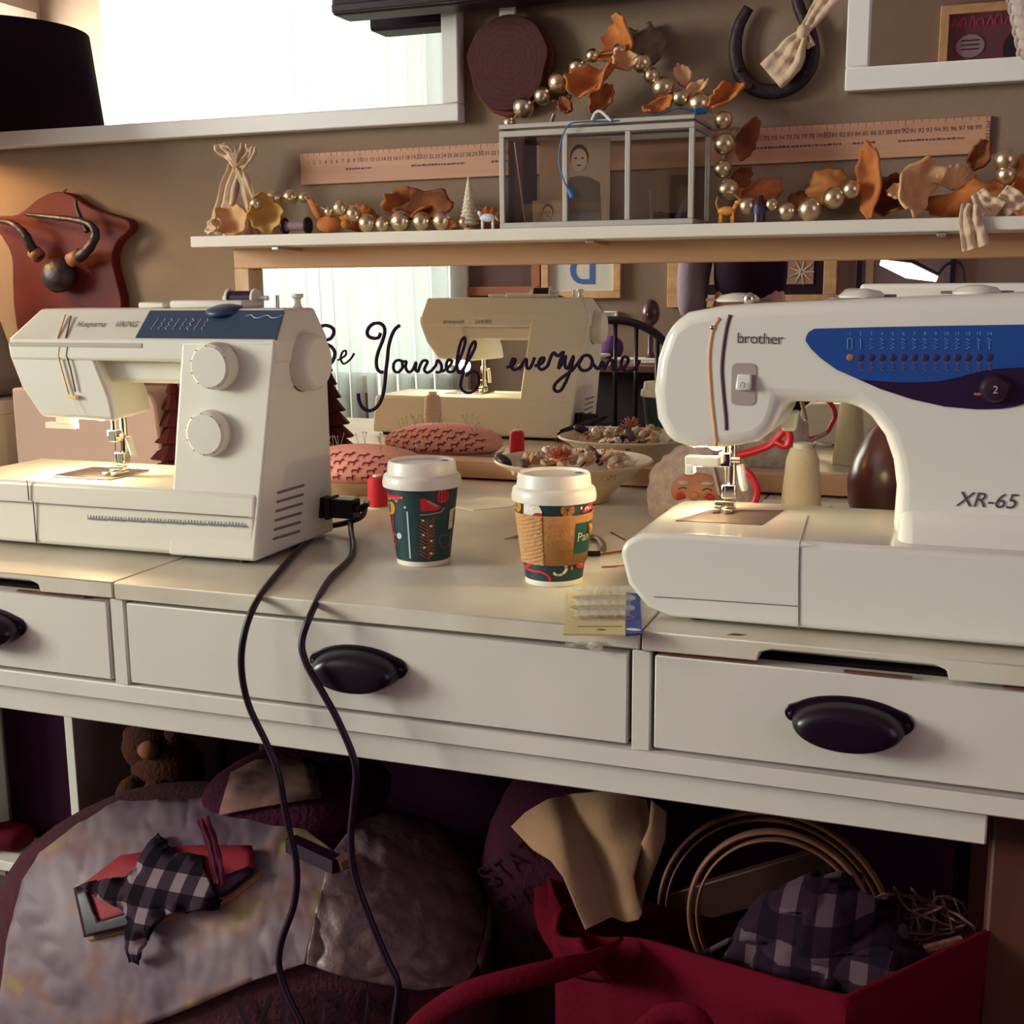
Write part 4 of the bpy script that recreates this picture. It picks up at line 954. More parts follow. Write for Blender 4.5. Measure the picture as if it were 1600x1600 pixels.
q = PZ(939, 984, cz); G().ell((q.x, q.y, cz+.0002), .004, .0025, .0003, 10, 6).build('print_mark', CBRN, card)
PLAS = mat('clear_plastic', 'ece4d8', .15, alpha=.22, spec=.9)
for j, (y0, w0, w1) in enumerate(((966, 897, 985), (950, 898, 986), (934, 900, 987))):
    for i in range(6):
        q = PZ(w0+(w1-w0)*(i+.5)/6, y0, cz)
        b_ = G().lathe([(.0085, 0), (.0085, .0012), (.004, .0016), (.004, .0085), (.0085, .009), (.0085, .0102), (.003, .0104)], 18, Matrix.Translation((q.x, q.y, cz))).build('bobbin', PLAS, card)
bt = thing('twist_tie', 'knotted clear plastic tie at the desk edge below the bobbin card', 'tie', P(915, 1008, -.006))
pts = [P(x, y, -.0075) for x, y in ((884, 1004), (892, 1008), (900, 1005), (912, 1006), (922, 1010), (930, 1006), (938, 1010), (936, 1016), (926, 1014))]
G().tube(smoothpts(pts, 5), .0022, 7).build('strand', PLAS, bt, smooth=True); G().ell(P(929, 1009, -.008), .007, .003, .005, 12, 8, fn=lambda d: 1+.25*noise.noise(d*4)).build('knot', PLAS, bt, smooth=True)
s_ = lying('paper_scrap', 'cream paper scrap with a red edge beside the cardboard sleeve', 'scrap', ((935, 872), (975, 866), (978, 886), (940, 887)), PAPER, .001)
q0, q1 = PZ(940, 886, DZ+.001), PZ(978, 884, DZ+.001); G().tube([q0, q1], .0012, 5).build('red_edge', mat('edge_brown', '8a4a32', .7), s_)
s_ = lying('paper_scrap', 'folded cream pattern scrap at the white machine bed', 'scrap', ((925, 852), (950, 838), (975, 836), (976, 862), (918, 866)), PAPER, .0015)
q0, q1 = PZ(938, 866, DZ+.002), PZ(978, 860, DZ+.002); G().tube([q0, q1], .0012, 5).build('red_edge', MATS['edge_brown'], s_)
pts = [PZ(x, y, DZ+.005) for x, y in ((915, 842), (925, 840), (935, 843), (941, 850), (943, 858))]
tag(G().tube(smoothpts(pts, 4), .004, 8).build('seam_ripper', mat('olive_handle', '7a6a4c', .5)), 'short curved brown tool handle poking out behind the sleeved cup', 'tool')
pts = [PZ(x, y, DZ+.004) for x, y in ((912, 864), (925, 865), (938, 865))]
tag(G().tube(pts, .0032, 8).build('marking_pen', BLACK), 'black marker lying between the sleeved cup and the scraps', 'pen')
pts = [PZ(x, y, DZ+.002) for x, y in ((955, 832), (966, 838), (976, 843))]
tag(G().tube(pts, .0012, 6).build('loose_thread', mat('mauve_thread', '8a5a6c', .8)), 'short mauve thread end by the white machine bed', 'thread')
s_ = thing('small_scissors', 'tips of small scissors pointing out left of the sleeved cup', 'scissors', PZ(795, 838, DZ))
a, b = PZ(788, 842, DZ+.002), PZ(840, 833, DZ+.003); G().tube([a, b], lambda t: .0007+.003*t, 6).build('blade', STEEL, s_); G().tube([a+Vector((.004, .006, 0)), b+Vector((0, .006, 0))], lambda t: .0007+.003*t, 6).build('blade', STEEL, s_)
tag(lying('paper_strip', 'pale torn paper strip lying behind the two cups', 'scrap', ((700, 790), (760, 776), (815, 780), (800, 792), (740, 798)), PAPER, .0008), 'pale torn paper strip lying behind the two cups', 'scrap')

# ------------------------------------------------------------------ glass display box on the shelf
bxq0, bxq1 = .181, .461; by0, by1 = .650, .765; bz0, bz1 = SZ, SZ+.136
LEAD = mat('zinc_came', 'b4b0a8', .4, metal=.1)
gb = thing('display_box', 'glass display box with zinc edges holding old photographs', 'display box', ((bxq0+bxq1)/2, .70, SZ))
e = .0055
for z in (bz0, bz1-.010):
    for (a, b, c_, d) in ((bxq0, bxq1, by0, by0+e), (bxq0, bxq1, by1-e, by1), (bxq0, bxq0+e, by0+e, by1-e), (bxq1-e, bxq1, by0+e, by1-e)): B('edge_strip', LEAD, gb, a, b, c_, d, z, z+.008, .001)
for x in (bxq0, bxq0+.094, bxq0+.184, bxq1-.0075):
    B('edge_post', LEAD, gb, x, x+.0075, by0-.0004, by0+e, bz0+.008, bz1-.010, .001)
for x in (bxq0, bxq1-.0075): B('edge_post', LEAD, gb, x, x+.0075, by1-e, by1, bz0+.008, bz1-.010, .001)
lid = B('lid_pane', GLASS, gb, bxq0, bxq1, by0, by1, bz1-.001, bz1+.001, 0)
for (a, b, c_, d) in ((bxq0, bxq1, by0-.001, by0+e), (bxq0, bxq1, by1-e, by1), (bxq0, bxq0+e, by0, by1), (bxq1-e, bxq1, by0, by1)): B('lid_edge', LEAD, lid, a, b, c_, d, bz1+.001, bz1+.007, .001)
B('pane', GLASS, gb, bxq0+.004, bxq1-.004, by0+.002, by0+.0035, bz0+.006, bz1-.008, 0); B('pane', GLASS, gb, bxq1-.004, bxq1-.0025, by0+.004, by1-.004, bz0+.006, bz1-.008, 0)
B('pane', GLASS, gb, bxq0+.0025, bxq0+.004, by0+.004, by1-.004, bz0+.006, bz1-.008, 0)
B('floor_pane', mat('box_floor', '6a5a58', .5), gb, bxq0+.004, bxq1-.004, by0+.004, by1-.004, bz0+.001, bz0+.003, 0)
G().tube(smoothpts([P(x, y, .648) for x, y in ((925, 188), (930, 177), (938, 174), (948, 182), (955, 190))], 4), .0022, 8).build('lid_ring', WHITEF, lid, smooth=True)
def photo(label, x0, x1, z0, z1, y, face, tone, tone2):
    t = thing('old_photograph', label, 'photograph', ((x0+x1)/2, y, z0))
    B('print', mat('photo_'+tone, tone, .5), t, x0, x1, y, y+.0015, z0, z1, 0)
    fx_, fz, r = face
    f = mat('photo_'+tone2, tone2, .5); dk = mat('photo_dark', '2a1c22', .5)
    # flat portrait: shoulders, neck, head, hair, features
    sh_ = [(fx_-2.1*r, z0), (fx_-1.9*r, fz-2.0*r), (fx_-.9*r, fz-1.5*r), (fx_, fz-1.35*r), (fx_+.9*r, fz-1.5*r), (fx_+1.9*r, fz-2.0*r), (fx_+2.1*r, z0)]
    sh_ = [(max(x0, min(x1, a)), max(z0, b)) for a, b in sh_]
    G().prism(sh_, y-.0003, y).build('shoulders', mat('photo_coat', '5a5048', .5), t, smooth=False)
    G().prism(circ(fx_, fz+.25*r, r*.86, r*1.1, 20), y-.0005, y-.0002).build('hair', dk, t, smooth=False)
    G().prism(circ(fx_, fz, r*.76, r, 20), y-.0007, y-.0004).build('face', f, t, smooth=False)
    for s__ in (-1, 1): G().prism(circ(fx_+s__*.3*r, fz+.15*r, r*.13, r*.09, 8), y-.0009, y-.0006).build('eye', dk, t, smooth=False)
    G().prism(circ(fx_, fz-.45*r, r*.25, r*.07, 8), y-.0009, y-.0006).build('mouth', dk, t, smooth=False)
    return t
a, b = P(888, 350, .70), P(945, 215, .70)
photo('sepia portrait of a smiling man in a cardigan in the display box', a.x, b.x+.008, SZ+.004, b.z, .700, (P(905, 250, .70).x, P(905, 250, .70).z, .016), 'b0987c', 'c0a890')
a, b = P(832, 350, .685), P(879, 312, .685)
photo('small portrait photograph of a dark haired child leaning in the box', a.x, b.x, SZ+.004, b.z, .685, (P(856, 333, .685).x, P(856, 333, .685).z, .0095), 'a98a6c', 'b89878')
a, b = P(843, 320, .74), P(880, 215, .74)
tag(B('tan_card', mat('tan_card', 'a9866a', .7), None, a.x, b.x, .74, .742, SZ+.004, b.z, 0), 'tall tan card standing behind the photographs in the box', 'card')
a, b = P(795, 340, .745), P(838, 215, .745)
tag(B('dark_postcard', mat('dark_card', '332230', .7), None, a.x, b.x, .745, .747, SZ+.004, b.z, 0), 'dark card standing at one end of the display box', 'card')
for x0_, y0_, x1_, y1_ in ((804, 222, 820, 346), (1016, 298, 1018, 346)):
    tag(G().tube([P(x0_, y0_, .67), P(x1_, y1_, .67)], .0011, 6).build('knitting_needle', mat('needle_pale', 'c9b49c', .4)), 'thin pale needle standing in the glass box' + (' by its dark card' if x0_ < 900 else ' near the black chain'), 'needle')
g = G(); random.seed(4); q0 = P(1045, 344, .70)
pts = [Vector((q0.x+.032*math.cos(i*2.1)*(.4+.6*random.random()), .70+.02*math.sin(i*1.7), SZ+.008+.010*random.random())) for i in range(26)]
tag(G().tube(smoothpts(pts, 3), .0028, 6).build('bead_chain', BLACK, smooth=True), 'tangle of black beads on the floor of the glass box', 'necklace')
bc = thing('blue_cable', 'thin blue cable lying over the glass box with a hanging tip', 'cable', P(980, 180, .66))
CABL = mat('blue_cable', '1f6ab0', .4)
pts = [P(1104, 172, .70), P(1085, 174, .69), P(1062, 169, .68), P(1035, 177, .67), P(1005, 184, .66), P(960, 189, .648), P(915, 190, .643), P(888, 196, .640), P(876, 225, .640), P(874, 255, .640), P(882, 285, .640), P(890, 297, .640)]
G().tube(smoothpts(pts, 5), .0011, 6).build('wire', CABL, bc, smooth=True); G().tube([P(890, 296, .640), P(895, 308, .640)], .0042, 8).build('tip', CABL, bc)
G().tube([P(1085, 174, .69), P(1104, 173, .70)], .004, 8).build('tip', CABL, bc)
tag(G().tube([P(862, 190, .70), P(866, 178, .70)], .003, 8).build('steel_clip', CHROME), 'tiny steel clip on top of the display box', 'clip')

# ------------------------------------------------------------------ gold bead garland
ga = thing('bead_garland', 'string of gold beads draped along the shelf and over the display box', 'garland', (.4, .69, SZ))
beads = [(400, 318, 9), (428, 310, 12), (454, 308, 11), (475, 309, 8), (514, 331, 7), (532, 325, 11), (553, 334, 11), (574, 349, 13), (598, 352, 11), (626, 347, 15), (659, 346, 13.5), (691, 345, 14), (725, 347, 8),
 (796, 192, 9), (818, 168, 15), (848, 150, 12.5), (874, 129, 16), (902, 105, 12), (926, 87, 10), (968, 80, 11), (1003, 98, 14.5), (1018, 118, 11.5), (1036, 137, 16), (1063, 153, 12.5), (1093, 162, 16.5), (1130, 188, 13), (1132, 225, 15.5), (1129, 264, 13), (1138, 296, 16), (1168, 322, 13), (1205, 320, 10), (1229, 330, 12.5), (1265, 327, 17), (1303, 309, 15.5), (1330, 296, 13), (1571, 250, 16), (1572, 273, 14)]
prof = [(math.sin(PI*i/12), -math.cos(PI*i/12)) for i in range(13)]
beadm = G().ell((0, 0, 0), 1, 1, 1, 20, 14).mesh('bead', GOLD)
pos = []
for i, (x, y, r) in enumerate(beads):
    Y = .672 if i < 13 else (.71 if i < 25 else (.70 if i < 29 else .672))
    if i in (1, 2, 3): Y = .71
    if i >= 35: Y = .70
    q = P(x, y, Y); R = 1.1*r*(q-CAMP).dot(_f)/FPX
    if q.z-R < SZ and y > 300: q.z = SZ+R
    o = bpy.data.objects.new('bead', beadm); COL.objects.link(o); o.location = q; o.scale = (R, R, R); o.parent = ga; o.matrix_parent_inverse = WM[ga.name].inverted(); pos.append(q)
for a, b in ((0, 13), (13, 35), (35, 37)): G().tube(pos[a:b], .0012, 6).build('cord', mat('garland_cord', 'a98a5a', .6), ga)

# ------------------------------------------------------------------ dried caps, pods and shells on the shelf
def cap(name, label, px, py, Y, w, h, d, m, ruffle=.12, curl=.5, seed=0, cat='dried fungus', tw=None):
    """a curled dried cap: open cup, wavy rim, facing d"""
    q = P(px, py, Y); s = (q-CAMP).dot(_f)/FPX; R = w*s*1.12; Hh = h*s*1.12; ruffle *= 1.6
    def fn(u_, v_):
        a = u_*2*PI; r = v_; z = curl*v_*v_-.25+ruffle*math.sin(a*2+seed)*v_*v_+.5*ruffle*math.sin(a*5+seed*2)*v_**3
        k = noise.noise(Vector((math.cos(a)*2*v_+seed, math.sin(a)*2*v_, seed)))*.22*v_+.05*math.sin(a*11+seed)*v_**4; return Vector((R*r*math.cos(a)*(1+.10*math.sin(a*3+seed)+k), Hh*r*math.sin(a)*(1+.08*math.cos(a*2+seed)+k), R*(z+k*.8)))
    g = G(); g.grid(fn, 40, 11, closeu=True)
    mt = Matrix.Translation(q) @ aim(d) @ Matrix.Rotation(tw or 0, 4, 'Z')
    g.v = [mt @ v_ for v_ in g.v]
    lo = min(v_.z for v_ in g.v)
    if lo < SZ+.001 and py > 200: g.v = [v_+Vector((0, 0, SZ+.0015-lo)) for v_ in g.v]
    hi = max(v_.y for v_ in g.v)
    if hi > YW-.004: g.v = [v_-Vector((0, hi-YW+.004, 0)) for v_ in g.v]
    o = g.build(name, m, None, smooth=True, solid=.0035); tag(o, label, cat); return o
cap('dried_fungus', 'pale curled fungus at the foot of the muslin bundle', 362, 345, .69, 26, 22, (.2, -1, .3), CAPP, seed=1)
cap('dried_fungus', 'small muslin coloured fungus at the far end of the shelf', 335, 355, .68, 14, 12, (-.3, -1, .6), LACE, seed=4)
cap('dried_fungus', 'yellow fungus beside the black reel', 415, 345, .68, 24, 26, (.5, -1, .1), mat('yellow_fungus', 'c89a4c', .7, var=.3, vscale=30), seed=2, ruffle=.2)
cap('dried_fungus', 'folded rust fungus behind the gold beads', 640, 322, .72, 38, 20, (.1, -1, .5), CAPM, seed=3)
cap('dried_fungus', 'large brown fungus lying behind four gold beads', 665, 330, .70, 44, 22, (-.1, -.9, .5), CAPB, seed=5)
cap('dried_fungus', 'tall folded fungus at the peak of the bead arch', 966, 62, .72, 28, 34, (-.6, -1, .1), CAPM, seed=6, ruffle=.22)
cap('dried_fungus', 'grey domed fungus leaning on the wall behind the arch peak', 1005, 62, .75, 30, 30, (.2, -1, .2), CAPG, seed=7, curl=-.5)
cap('dried_fungus', 'curled fungus lip below the peak of the arch', 976, 95, .70, 18, 14, (.3, -1, .3), CAPP, seed=8)
cap('dried_fungus', 'wide orange fungus hanging inside the bead arch', 928, 125, .69, 36, 22, (-.2, -1, .7), CAPM, seed=9, ruffle=.2, tw=.5)
cap('dried_fungus', 'drooping fungus tip under the wide orange one', 938, 152, .70, 22, 14, (.5, -1, -.2), CAPM, seed=10, tw=.9)
cap('dried_fungus', 'small twisted pod on top of the glass box', 884, 165, .70, 15, 9, (-.3, -1, .3), CAPB, seed=11, tw=-.8)
cap('dried_fungus', 'grey fungus between two beads left of the arch', 876, 152, .72, 16, 11, (0, -1, .4), CAPG, seed=12)
cap('dried_fungus', 'orange fungus at the right foot of the arch', 1028, 168, .70, 22, 11, (.2, -1, .6), CAPM, seed=13, tw=.4)
cap('dried_fungus', 'round pale pod standing above the descending beads', 1067, 118, .73, 11, 16, (.2, -1, 0), CAPP, seed=14, tw=.3)
cap('dried_fungus', 'thin pod slanting above the largest descending bead', 1088, 138, .72, 18, 8, (.2, -1, .2), CAPP, seed=15, tw=.6)
cap('dried_fungus', 'leaf shaped pod pointing away from the box corner', 1134, 148, .71, 27, 12, (.2, -1, .3), CAPM, seed=16, tw=.55)
cap('dried_fungus', 'brown leaf leaning on the wall beside the metre stick', 1168, 218, .74, 14, 30, (.5, -1, 0), CAPB, seed=17, tw=-.3)
cap('dried_fungus', 'folded pod behind the vertical bead strand', 1160, 278, .72, 13, 14, (.4, -1, .2), CAPB, seed=18)
cap('dried_fungus', 'oval rust cap leaning right of the bead strand', 1190, 293, .72, 30, 19, (.2, -1, .3), CAPM, seed=19, curl=-.4, tw=.4, ruffle=.04)
cap('dried_fungus', 'low dark cap behind the shelf beads', 1252, 308, .74, 22, 16, (0, -1, .4), CAPB, seed=20, curl=-.4)
cap('dried_fungus', 'smooth round orange cap standing behind the beads', 1296, 286, .73, 31, 24, (.1, -1, .2), mat('smooth_cap', 'c07a3a', .6, var=.15, vscale=20), seed=21, curl=-.45, ruffle=.02)
cap('dried_fungus', 'tall trumpet fungus with an upright orange flap', 1360, 295, .68, 20, 50, (-.7, -1, .1), CAPM, seed=22, ruffle=.12, tw=.15)
cap('dried_fungus', 'dark hollow fungus between the trumpet flaps', 1390, 310, .70, 32, 26, (.1, -1, .3), CAPB, seed=23, ruffle=.25)
cap('dried_fungus', 'wide cream edged fungus curling toward the wall', 1432, 302, .69, 28, 44, (.8, -1, .2), CAPP, seed=24, ruffle=.18, tw=-.5)
cap('dried_fungus', 'small pale stalk inside the large fungus cluster', 1400, 300, .675, 12, 12, (0, -1, .6), CAPP, seed=25)
cap('dried_fungus', 'large boat shaped rust pod near the muslin strip', 1506, 300, .69, 54, 24, (-.1, -1, .35), CAPM, seed=26, ruffle=.06, curl=-.35, tw=.32)
cap('dried_fungus', 'pointed brown pod standing at the end of the metre stick', 1530, 242, .74, 14, 22, (.2, -1, .1), CAPB, seed=27, tw=-.5)
cap('dried_fungus', 'rust cap at the far right end of the shelf', 1600, 312, .70, 22, 26, (0, -1, .2), CAPM, seed=28)
cap('dried_fungus', 'brown pod behind the two stacked beads', 1590, 275, .74, 20, 24, (0, -1, .2), CAPB, seed=29)
for i, (x, y, r, lab) in enumerate(((566, 318, 30, 'ribbed orange scallop shell standing behind the beads'), (763, 322, 24, 'ribbed scallop shell between the white tree and the glass box'), (1490, 278, 26, 'ribbed pale scallop shell resting on the boat shaped pod'), (700, 350, 12, 'tiny flat shell below the gold beads'))):
    q = P(x, y, .72 if i != 3 else .67); s = (q-CAMP).dot(_f)/FPX
    g = scallop(r*s*1.5, 9, .3); mt = Matrix.Translation(q) @ (Euler((PI/2, 0, (-.2, .1, .5, .1)[i])).to_matrix().to_4x4())
    g.v = [mt @ v_ for v_ in g.v]; lo = min(v_.z for v_ in g.v)
    if i in (0, 1, 3): g.v = [v_+Vector((0, 0, SZ+.001-lo)) for v_ in g.v]
    tag(g.build('scallop_shell', CAPM if i != 2 else CAPP, smooth=True, solid=.0015), lab, 'shell')
# muslin bundle at the left end
mb = thing('muslin_bundle', 'gathered pale muslin bundle standing against the wall', 'fabric', P(375, 370, .74))
for k, (pxs, wd) in enumerate(((((345, 368), (352, 330), (362, 290), (372, 258), (378, 232)), lambda v_: .040-.020*v_), (((398, 366), (396, 330), (388, 290), (380, 262), (385, 225)), lambda v_: .030-.016*v_), (((372, 262), (362, 245), (348, 232), (346, 226)), lambda v_: .012+.016*v_), (((378, 262), (392, 245), (396, 228)), lambda v_: .010+.010*v_))):
    strip('gather', pxs, .735-.012*k, wd, LACE, mb, .007, k*2.3)
q = P(376, 262, .725); G().ell(q, .010, .009, .008, 12, 8).build('knot', LACE, mb, smooth=True)
fs = thing('muslin_strip', 'creased muslin strip hanging over the shelf edge', 'fabric', P(1525, 345, .65))
strip('hanging_end', ((1518, 318), (1516, 340), (1520, 362), (1526, 388)), .640, lambda v_: .022+.012*v_, LACE, fs, .006, 2)
strip('shelf_end', ((1528, 300), (1540, 318), (1560, 332)), .655, lambda v_: .018+.014*v_, LACE, fs, .005, 4)
strip('shelf_end', ((1565, 300), (1580, 312), (1590, 330)), .66, lambda v_: .02+.012*v_, LACE, fs, .005, 6)

# small figures on the shelf
rl = thing('black_reel', 'small reel with two black discs lying on the shelf', 'reel', P(462, 366, .68))
for x in (445, 481):
    q = P(x, 350, .68); G().lathe([(.013, -.002), (.013, .002)], 24, Matrix.Translation((q.x, .68, SZ+.0135)) @ Matrix.Rotation(PI/2, 4, 'Y')).build('disc', BLACK, rl, bevel=.0006)
G().tube([(P(445, 350, .68).x, .68, SZ+.0135), (P(481, 350, .68).x, .68, SZ+.0135)], .0075, 14).build('core', mat('mauve_core', '8a6a70', .7), rl)
bd = thing('bird_figure', 'small orange bird figure with a raised tail', 'figurine', P(510, 366, .68))
q = P(515, 350, .68); G().ell((q.x, .68, SZ+.0145), .022, .012, .013, 18, 12).build('body', CAPM, bd, smooth=True)
G().tube([P(505, 345, .68), P(493, 330, .68), P(484, 312, .68)], lambda t: .007*(1-t*.3), 8, flat=.003).build('tail', CAPM, bd, smooth=True)
G().ell(P(540, 352, .68)+Vector((0, 0, .002)), .008, .007, .007, 12, 8).build('head', CAPM, bd, smooth=True)
tr = thing('bottle_brush_tree', 'small white bottle brush tree on the shelf', 'tree ornament', P(733, 355, .68))
q = P(733, 354, .68); ht = P(729, 275, .68).z-SZ
prof = [(.004, .006)]
for i in range(12): t = i/12; prof += [(.0145*(1-t)+.001, .010+(ht-.012)*t), (.0105*(1-t)+.001, .010+(ht-.012)*(t+.06))]
prof += [(.0006, ht)]
G().lathe(prof, 20, Matrix.Translation((q.x, .68, SZ))).build('bristles', mat('white_bristle', 'd9d0b4', .9, bump=.8, bscale=300), tr)
G().lathe([(.008, 0), (.008, .004), (.003, .006)], 14, Matrix.Translation((q.x, .68, SZ))).build('base', CAPP, tr)
def beast(nm, label, px, m, s, antl=False, dark=None):
    q = P(px, 350, .665); t = thing(nm, label, 'figurine', (q.x, .665, SZ))
    x, y, z = q.x, .665, SZ
    G().ell((x, y, z+.016*s), .012*s, .005*s, .0058*s, 16, 10).build('body', m, t, smooth=True)
    for dx in (-.009, -.006, .006, .009): G().tube([(x+dx*s, y+(.0025 if dx in (-.009, .006) else -.0025), z+.014*s), (x+dx*s*1.05, y+(.0025 if dx in (-.009, .006) else -.0025), z)], .0016*s, 6).build('leg', m, t, smooth=True)
    h = 1 if antl else -1
    G().tube([(x+h*.009*s, y, z+.018*s), (x+h*.013*s, y, z+.025*s)], .003*s, 8).build('neck', m, t, smooth=True)
    G().ell((x+h*.015*s, y, z+.026*s), .0055*s, .003*s, .0035*s, 12, 8).build('head', dark or m, t, smooth=True)
    if antl:
        for k in (-1, 1): G().tube([(x-.011*s, y, z+.018*s), (x-.014*s, y+k*.001, z+.026*s), (x-.012*s, y, z+.034*s)], .0011*s, 5).build('tail', m, t)
    else: G().tube([(x+.011*s, y, z+.018*s), (x+.015*s, y, z+.012*s)], .0013*s, 6).build('tail', m, t)
beast('animal_figure', 'tiny white animal figure with a dark head beside the glass box', 762, mat('white_toy', 'c9ccd4', .5), 1.05, False, mat('toy_head', '5a3f40', .6))
beast('animal_figure', 'tiny tan deer figure right of the glass box', 1135, mat('tan_toy', 'c98634', .5), 1.05, True)
q = P(1186, 340, .668); sb = thing('tiny_bottle', 'tiny dark bottle with a printed band between beads', 'bottle', (q.x, .668, SZ))
G().lathe([(.0085, 0), (.0088, .010), (.0088, .027), (.006, .031), (.005, .036)], 20, Matrix.Translation((q.x, .668, SZ))).build('body', mat('bottle_plum', '3a1828', .3), sb)
G().lathe([(.0091, .011), (.0091, .023)], 20, Matrix.Translation((q.x, .668, SZ)), cap=False).build('label_band', mat('navy_band', '2a2a50', .5), sb)

# ------------------------------------------------------------------ left of the cream machine
bk = thing('bookcase', 'white bookcase standing left of the desk', 'bookcase', (-.95, .55, 0))
q = P(40, 635, .50); bt_ = q.z
B('top_board', WHITE, bk, -1.4, -.66, .46, .78, bt_-.022, bt_, .002)
for x in (-1.4, -.684): B('side_panel', WHITE, bk, x, x+.022, .47, .78, 0, bt_-.022, .002)
for z in (.05, .4): B('shelf_board', WHITE, bk, -1.378, -.684, .48, .78, z, z+.018, .002)
B('back_panel', mat('bookcase_back', '3a2028', .8), bk, -1.378, -.684, .765, .778, .05, bt_-.022, 0)
random.seed(8)
for i in range(5):
    x = -.73-.045*i; col = ('6a2a28', '2a2a44', '7a5a30', '3c2434', '5a3a30')[i]
    tag(B('book', mat('book_'+col, col, .7), None, x-.036, x, .56, .74, .418, .418+.19+.02*(i % 3), .002), ('oxblood', 'navy', 'ochre', 'plum', 'brown')[i]+' book on the bookcase shelf', 'book')
cs = thing('machine_case', 'beige plastic machine case with a rounded corner behind the cream machine', 'case', (-.4, .52, DZ))
a, b = P(78, 700, .50), P(241, 612, .50)
x0_, x1_, zt_ = -.585, b.x, b.z
pts = [(x0_, DZ+.001), (x1_+.012, DZ+.001), (x1_, zt_-.02), (x1_-.006, zt_-.006), (x1_-.02, zt_), (x0_, zt_)]
G().prism(pts, .50, .60).build('shell', mat('case_beige', 'ab8f80', .6), cs, bevel=.004)
q = P(212, 627, .499); G().ell((q.x, .4995, q.z), .0035, .001, .005, 12, 6).build('catch', BLACK, cs)
gc = thing('covered_machine', 'grey covered machine behind the head of the cream machine', 'machine cover', (-.98, .6, bt_))
q = P(40, 478, .56)
G().frus((-.93, -.70, .52, .68, bt_), (-.91, -.735, .54, .66, q.z)).build('cover', mat('grey_cover', '8a8078', .8, bump=.3, bscale=60), gc, bevel=.03, segs=4)
G().ell((-.82, .512, bt_+.08), .1, .02, .07, 16, 10).build('dark_front', mat('dark_plum_cloth', '241020', .9), gc, smooth=True)

# felt tree whose reflection stands beside the hand wheel
q = PZ(515, 703, DZ); tx_, ty_ = q.x, 2*YM-q.y
FELT = mat('rust_felt', '481a1a', .9, bump=.4, bscale=120)
ft = thing('felt_tree', 'rust brown layered tree ornament behind the cream machine', 'tree ornament', (tx_, ty_, DZ))
ht = .172
prof = []
n_l = 7
for i in range(n_l):
    z0_ = ht*(i/n_l); z1_ = ht*((i+1)/n_l); r0_ = .048*(1-i/n_l)+.004; r1_ = .048*(1-(i+1)/n_l)*.55+.002
    G().lathe([(r0_*.9, z0_), (r0_*1.08, z0_+.001), (r1_, z1_+.004)], 9, Matrix.Translation((tx_, ty_, DZ))).build('tier', FELT, ft, smooth=False)

# ------------------------------------------------------------------ under the desk
def superf(c, r, n=3.0):
    c = Vector(c); r = Vector(r)
    def F(p): d = p-c; return abs(d.x/r.x)**n+abs(d.y/r.y)**n+abs(d.z/r.z)**n
    def pt(th, ph):
        d = Vector((math.cos(ph)*math.cos(th), math.cos(ph)*math.sin(th), math.sin(ph)))
        k = (abs(d.x/r.x)**n+abs(d.y/r.y)**n+abs(d.z/r.z)**n)**(-1/n); return c+d*k
    def nrm(p):
        d = p-c; g_ = Vector([math.copysign(abs(d[i]/r[i])**(n-1)/r[i], d[i]) for i in range(3)]); return g_.normalized()
    def hit(px, py, off=0):
        d = ray(px, py); t = .85; best = (1e9, None)
        while t < 2.4:
            p = CAMP+d*t; f = F(p)
            if f < best[0]: best = (f, p)
            if f < 1:
                lo, hi = t-.025, t
                for _ in range(11):
                    m_ = (lo+hi)/2
                    if F(CAMP+d*m_) < 1: hi = m_
                    else: lo = m_
                p = CAMP+d*hi; return p+nrm(p)*off
            t += .025
        # clamp rays that just miss onto the silhouette
        p = best[1]; q_ = p-c; k = F(p)**(-1/n); p = c+q_*k; return p+nrm(p)*off
    return F, pt, hit
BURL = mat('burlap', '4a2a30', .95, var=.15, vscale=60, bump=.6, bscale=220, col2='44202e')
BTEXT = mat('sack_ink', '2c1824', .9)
F1, pt1, hit1 = superf((.0, .195, .18), (.345, .195, .232), 2.8)
sk = thing('stuffed_sack', 'bulging brown paper sack draped in white plastic under the desk', 'sack', (0, .195, 0))
def lump(pt, nu=56, nv=30, amp=.006, f=9):
    g = G()
    def fn(u_, v_):
        p = pt(u_*2*PI, -PI/2+PI*v_); k = noise.noise(p*f)*amp+noise.noise(p*f*2.7)*amp*.4; return p+Vector((k, k, k*.6))
    g.grid(fn, nu, nv, closeu=True)
    for v_ in g.v: v_.z = max(v_.z, .002)
    return g
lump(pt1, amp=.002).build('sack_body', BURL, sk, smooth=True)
def sheeton(nm, px, hit, off, m, par, cuts=3, amp=.003, solid=.003):
    def fn(x, y):
        k = amp*noise.noise(Vector((x*.014, y*.02, 3)))+amp*.35*noise.noise(Vector((x*.05, y*.03, 9))); k = abs(k); return hit(x, y, off+k*1.3)
    return sheet(px, fn, cuts).build(nm, m, par, smooth=True, solid=solid)
